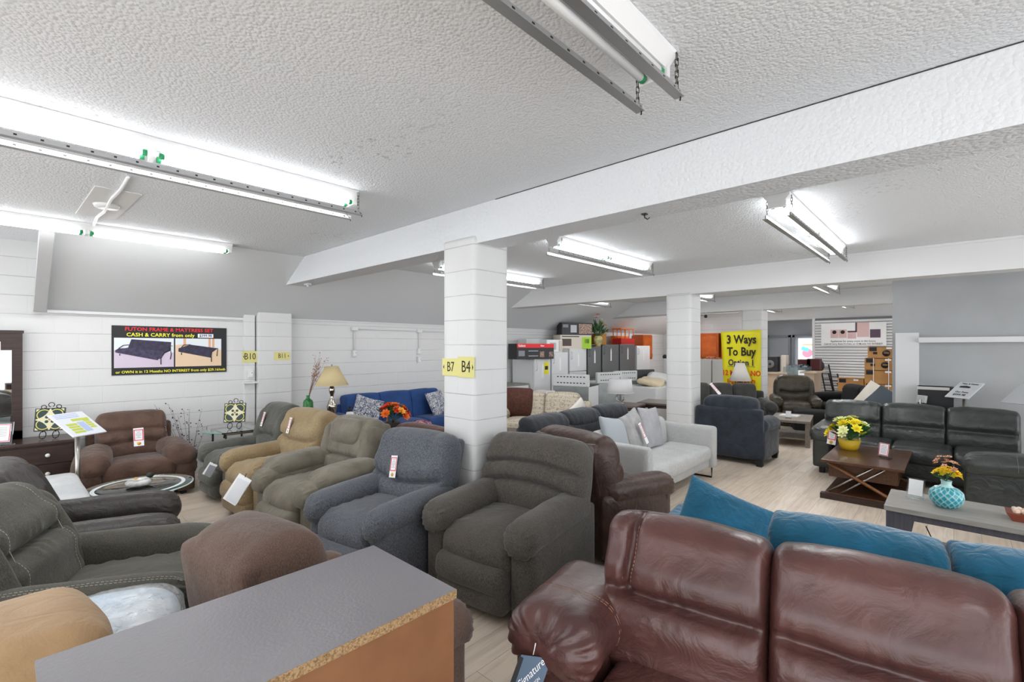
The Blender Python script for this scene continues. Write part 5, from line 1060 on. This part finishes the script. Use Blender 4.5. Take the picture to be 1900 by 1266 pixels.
tag(boxo('backsplash_panel', mat('ochre_laminate', '#c99a3c', .4, var='#bd8c30', vs=4), (-6.6, 15.55, .92), (-4.72, 15.6, 1.36), None), 'ochre splashback panel under the orange oak cabinets', 'panel')
o = thing('kitchen_unit', 'white base unit with worktop below the orange oak cabinets', 'cabinet', (-5.6, 15.2, 0)); boxo('body', enam, (-.95, -.25, 0), (.88, .34, .88), o); boxo('worktop', mat('ochre_laminate', '#c99a3c', .4, var='#bd8c30', vs=4), (-.97, -.28, .88), (.9, .34, .92), o)
stems((-5.85, 12.85, 1.36), 8, .5, .12, 'dark dried stems standing on the white cabinets before the kitchen units', '#3a2620', '#5a3a30', .012, nb=7, seed=14)
flowers((-4.75, 12.85, 1.36), 'peach roses lying along the top of the white cabinets', [(12, '#d98a66', .06, 6, '#b8684a', 0)], None, 8, .22, -.03, '#6a6a48', 17, dome=.3)
o = MB().lathe([(0, 0), (.06, 0), (.075, .05), (.05, .1), (.03, .11)], n=16).build('dark_pot', black, None, (-5.98, 12.8, 1.36)); tag(o, 'small dark pot at the left end of the white cabinets', 'pot')
# sales counter with stacked electronics
o = thing('sales_counter', 'pale wood sales counter with an open end, past the bronze recliner', 'counter', (-3.35, 14.6, 0)); pw = mat('pale_maple', '#cbb8a2', .4, var='#bfab94', vs=4)
boxo('front_panel', pw, (-1.0, -.3, 0), (.1, -.25, .95), o); boxo('top', pw, (-1.05, -.35, .95), (.1, .3, 1.0), o, bev=.005)
boxo('end_panel', pw, (.5, -.35, 0), (.72, .6, 1.0), o, bev=.005); boxo('end_top', pw, (.4, -.4, 1.0), (.8, .65, 1.04), o, bev=.005); boxo('glass_case', mat('display_glass', '#9fb4ba', .08, alpha=.45), (.0, -.3, .85), (.52, .4, 1.15), o)
for i, (x, y, w_, h_, mm, lb) in enumerate(((-4.05, 14.6, .3, .4, black, 'black round speaker set on the left of the sales counter'), (-3.7, 14.55, .36, .42, cbx, 'black boxed speaker in the middle of the sales counter'), (-3.38, 14.6, .12, .46, beige, 'narrow beige upright box on the sales counter'))):
    o = thing('speaker_box', lb, 'speaker', (x, y, 1.0)); boxo('case', mm, (-w_/2, -.15, 0), (w_/2, .15, h_), o, bev=.01)
    if i < 2: MB().lathe([(.03, 0), (.09, .0), (.11, .012), (.1, .02), (.03, .01)], n=24).build('cone', mat('speaker_grey', '#6a6a6c', .4), o, (0, -.15, h_/2), (90, 0, 0))
for i, (x, z_, lb) in enumerate(((-3.0, 1.18, 'dark red monitor box lying on the glass case'), (-2.78, 1.2, 'dark red box beside the lit poster at the counter'))):
    tag(boxo('dark_red_box', mat('maroon_box', '#4a1a1c', .5), (x-.16, 15.0, z_-.14), (x+.14, 15.3, z_+.16), None), lb, 'box')
it = MB(); rg_ = random.Random(5)
for i in range(26): it.cbox((rg_.uniform(-3.3, -2.85), rg_.uniform(14.35, 14.95), 1.16+rg_.uniform(0, .03)), (rg_.uniform(.05, .14), rg_.uniform(.03, .1), rg_.uniform(.02, .06)), rg_.randrange(2), 0, (0, 0, rg_.uniform(0, 90)))
tag(it.build('small_electronics', [mat('gadget_grey', '#7d8a94', .3), black]), 'jumble of small grey electronics on top of the glass case', 'electronics', kind='stuff')
# office chair back, metal racks, lit poster
o = MB().ball((0, 0, 0), .16, sc=(1, .5, 1.1), n=16).tube([(0, 0, -.1), (0, 0, -1.14)], .03, 8).build('office_chair', black, None, (-2.75, 15.35, 1.16)); tag(o, 'rounded black chair back behind the counter end', 'chair')
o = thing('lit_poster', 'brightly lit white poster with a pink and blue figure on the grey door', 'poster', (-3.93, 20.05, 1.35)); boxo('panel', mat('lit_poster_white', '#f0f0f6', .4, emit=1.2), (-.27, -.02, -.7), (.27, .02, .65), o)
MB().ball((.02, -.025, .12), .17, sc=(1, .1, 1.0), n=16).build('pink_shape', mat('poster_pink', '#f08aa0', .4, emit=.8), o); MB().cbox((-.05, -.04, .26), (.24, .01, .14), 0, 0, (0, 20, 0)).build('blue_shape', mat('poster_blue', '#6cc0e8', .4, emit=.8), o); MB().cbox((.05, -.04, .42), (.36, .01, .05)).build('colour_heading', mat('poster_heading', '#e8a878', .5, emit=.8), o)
o = thing('wire_rack', 'black folded metal bed frames leaning on the slatwall', 'metal frame', (-2.2, 15.2, 0))
for i in range(3):
    mb = MB(); x = -.22+i*.2; tx = x-.25+.0*i; H1 = 1.2-.25*i
    for a in (0, .2): mb.tube([(x+a, -.25, 0), (x+a-.3, .3, H1)], .018, 4)
    for j in range(8): t = j/8+.05; mb.tube([(x-.3*t, -.25+.55*t, H1*t), (x+.2-.3*t, -.25+.55*t, H1*t)], .01, 4)
    mb.build('frame', plain('black_metal', '#1a1a1b', .5), o)
# cardboard boxes
def cbox_(x, y, z_, w_, d, h, label, mark=True):
    o = thing('cardboard_box', label, 'box', (x, y, z_), 0, 'printed cardboard boxes at the slatwall'); boxo('carton_body', tanb, (-w_/2, -d/2, 0), (w_/2, d/2, h), o, bev=.004)
    q = MB(); q.box((-w_/2+.02, -d/2-.002, h-.015), (w_/2-.02, -d/2, h-.003)); q.box((-w_/2+.03, -d/2-.002, h-.11), (-w_/2+.17, -d/2, h-.02)); q.lathe([(.03, 0), (.06, 0)], n=18) if False else None
    q.build('print', black, o)
    if mark and h > .24:
        MB().lathe([(0, .003), (.075, .003), (.075, 0)], n=20).build('round_mark', black, o, (w_*.12, -d/2, h*.42), (90, 0, 0)); MB().box((-.045, 0, 0), (.045, .002, .02)).build('mark_bar', tanb, o, (w_*.12, -d/2-.006, h*.4))
        MB().box((-w_*.32, -d/2-.002, h*.32), (-w_*.18, -d/2, h*.52)).build('mark_square', black, o)
    MB().box((w_*.12, -d/2-.003, h-.06), (w_*.3, -d/2-.001, h-.02)).build('white_label', whi, o); return o
cbox_(-1.24, 14.2, 0, .62, .5, .4, 'lowest cardboard box of the tall stack by the slatwall'); cbox_(-1.24, 14.2, .401, .62, .5, .42, 'cardboard box second from the floor in the tall stack')
cbox_(-1.24, 14.2, .822, .62, .5, .32, 'cardboard box in the middle of the tall stack', False); cbox_(-1.24, 14.2, 1.143, .62, .5, .28, 'cardboard box second from the top of the tall stack'); cbox_(-1.21, 14.2, 1.424, .56, .48, .27, 'topmost cardboard box of the tall stack by the slatwall')
cbox_(-1.84, 14.3, 0, .52, .45, .42, 'lower cardboard box left of the tall stack'); cbox_(-1.84, 14.3, .421, .52, .45, .5, 'cardboard box on top of the short stack left of the tall one')
for xx in (-1.38, -1.1): tag(MB().box((xx-.006, 13.93, .0), (xx+.006, 13.945, 1.42)).build('packing_strap', whi), 'white strap around the tall box stack', 'strap', 'straps around the tall box stack')
# appliance sign
o = thing('appliance_poster', 'white wide poster with appliances on the slatwall', 'poster', (-2.0, 15.66, 2.03)); boxo('panel', whi, (-.72, -.01, -.31), (.72, .0, .31), o)
pk = mat('poster_blush', '#d9b8b4', .5); pu = mat('poster_plum', '#5a4658', .5)
for n_, mm, a in (('washer_picture', pk, (-.5, -.1, -.32, .13)), ('dryer_picture', pk, (-.31, -.1, -.13, .13)), ('range_picture', pk, (-.11, -.12, .08, .06)), ('fridge_picture', pk, (.1, -.08, .36, .31)), ('sofa_picture', pu, (.38, -.1, .6, .12)), ('picture_edge', pu, (.06, .05, .1, .31)), ('range_top', pu, (-.11, .05, .08, .09))): MB().box((a[0], -.013, a[1]), (a[2], -.01, a[3])).build(n_, mm, o)
for x in (-.41, -.22): MB().lathe([(0, .003), (.05, .003), (.05, 0)], n=16).build('drum_picture', black, o, (x, -.013, .06), (90, 0, 0))
text('Appliances for every room in the house', .062, black, o, (.0, -.012, -.19), (90, 0, 0), bold=.01); text('Cash & Carry, Rent-To-Own, or 12 Months NO INTEREST', .062, black, o, (.0, -.012, -.265), (90, 0, 0), sx=.86, bold=.01)
# cameras on the far beams
for x, y, z_, lb in ((-4.2, 11.1, 2.42, 'small dark camera on a bracket left of the third column'), (-2.9, 15.8, 2.44, 'small dark camera above the sales counter')):
    o = thing('security_camera', lb, 'camera', (x, y, z_)); MB().ball((0, 0, -.03), .04).build('camera_body', black, o); MB().tube([(0, 0, -.02), (0, .02, .06)], .01).build('bracket', whitep, o)
tag(MB().tube([(-6.9, 11.15, 2.45), (-3.5, 11.15, 2.45)], .012, 6).tube([(-7.3, 7.03, 2.4), (-7.0, 7.03, 2.4)], .01, 6).build('ceiling_pipe', whitep), 'thin white pipe running under the third beam', 'pipe')
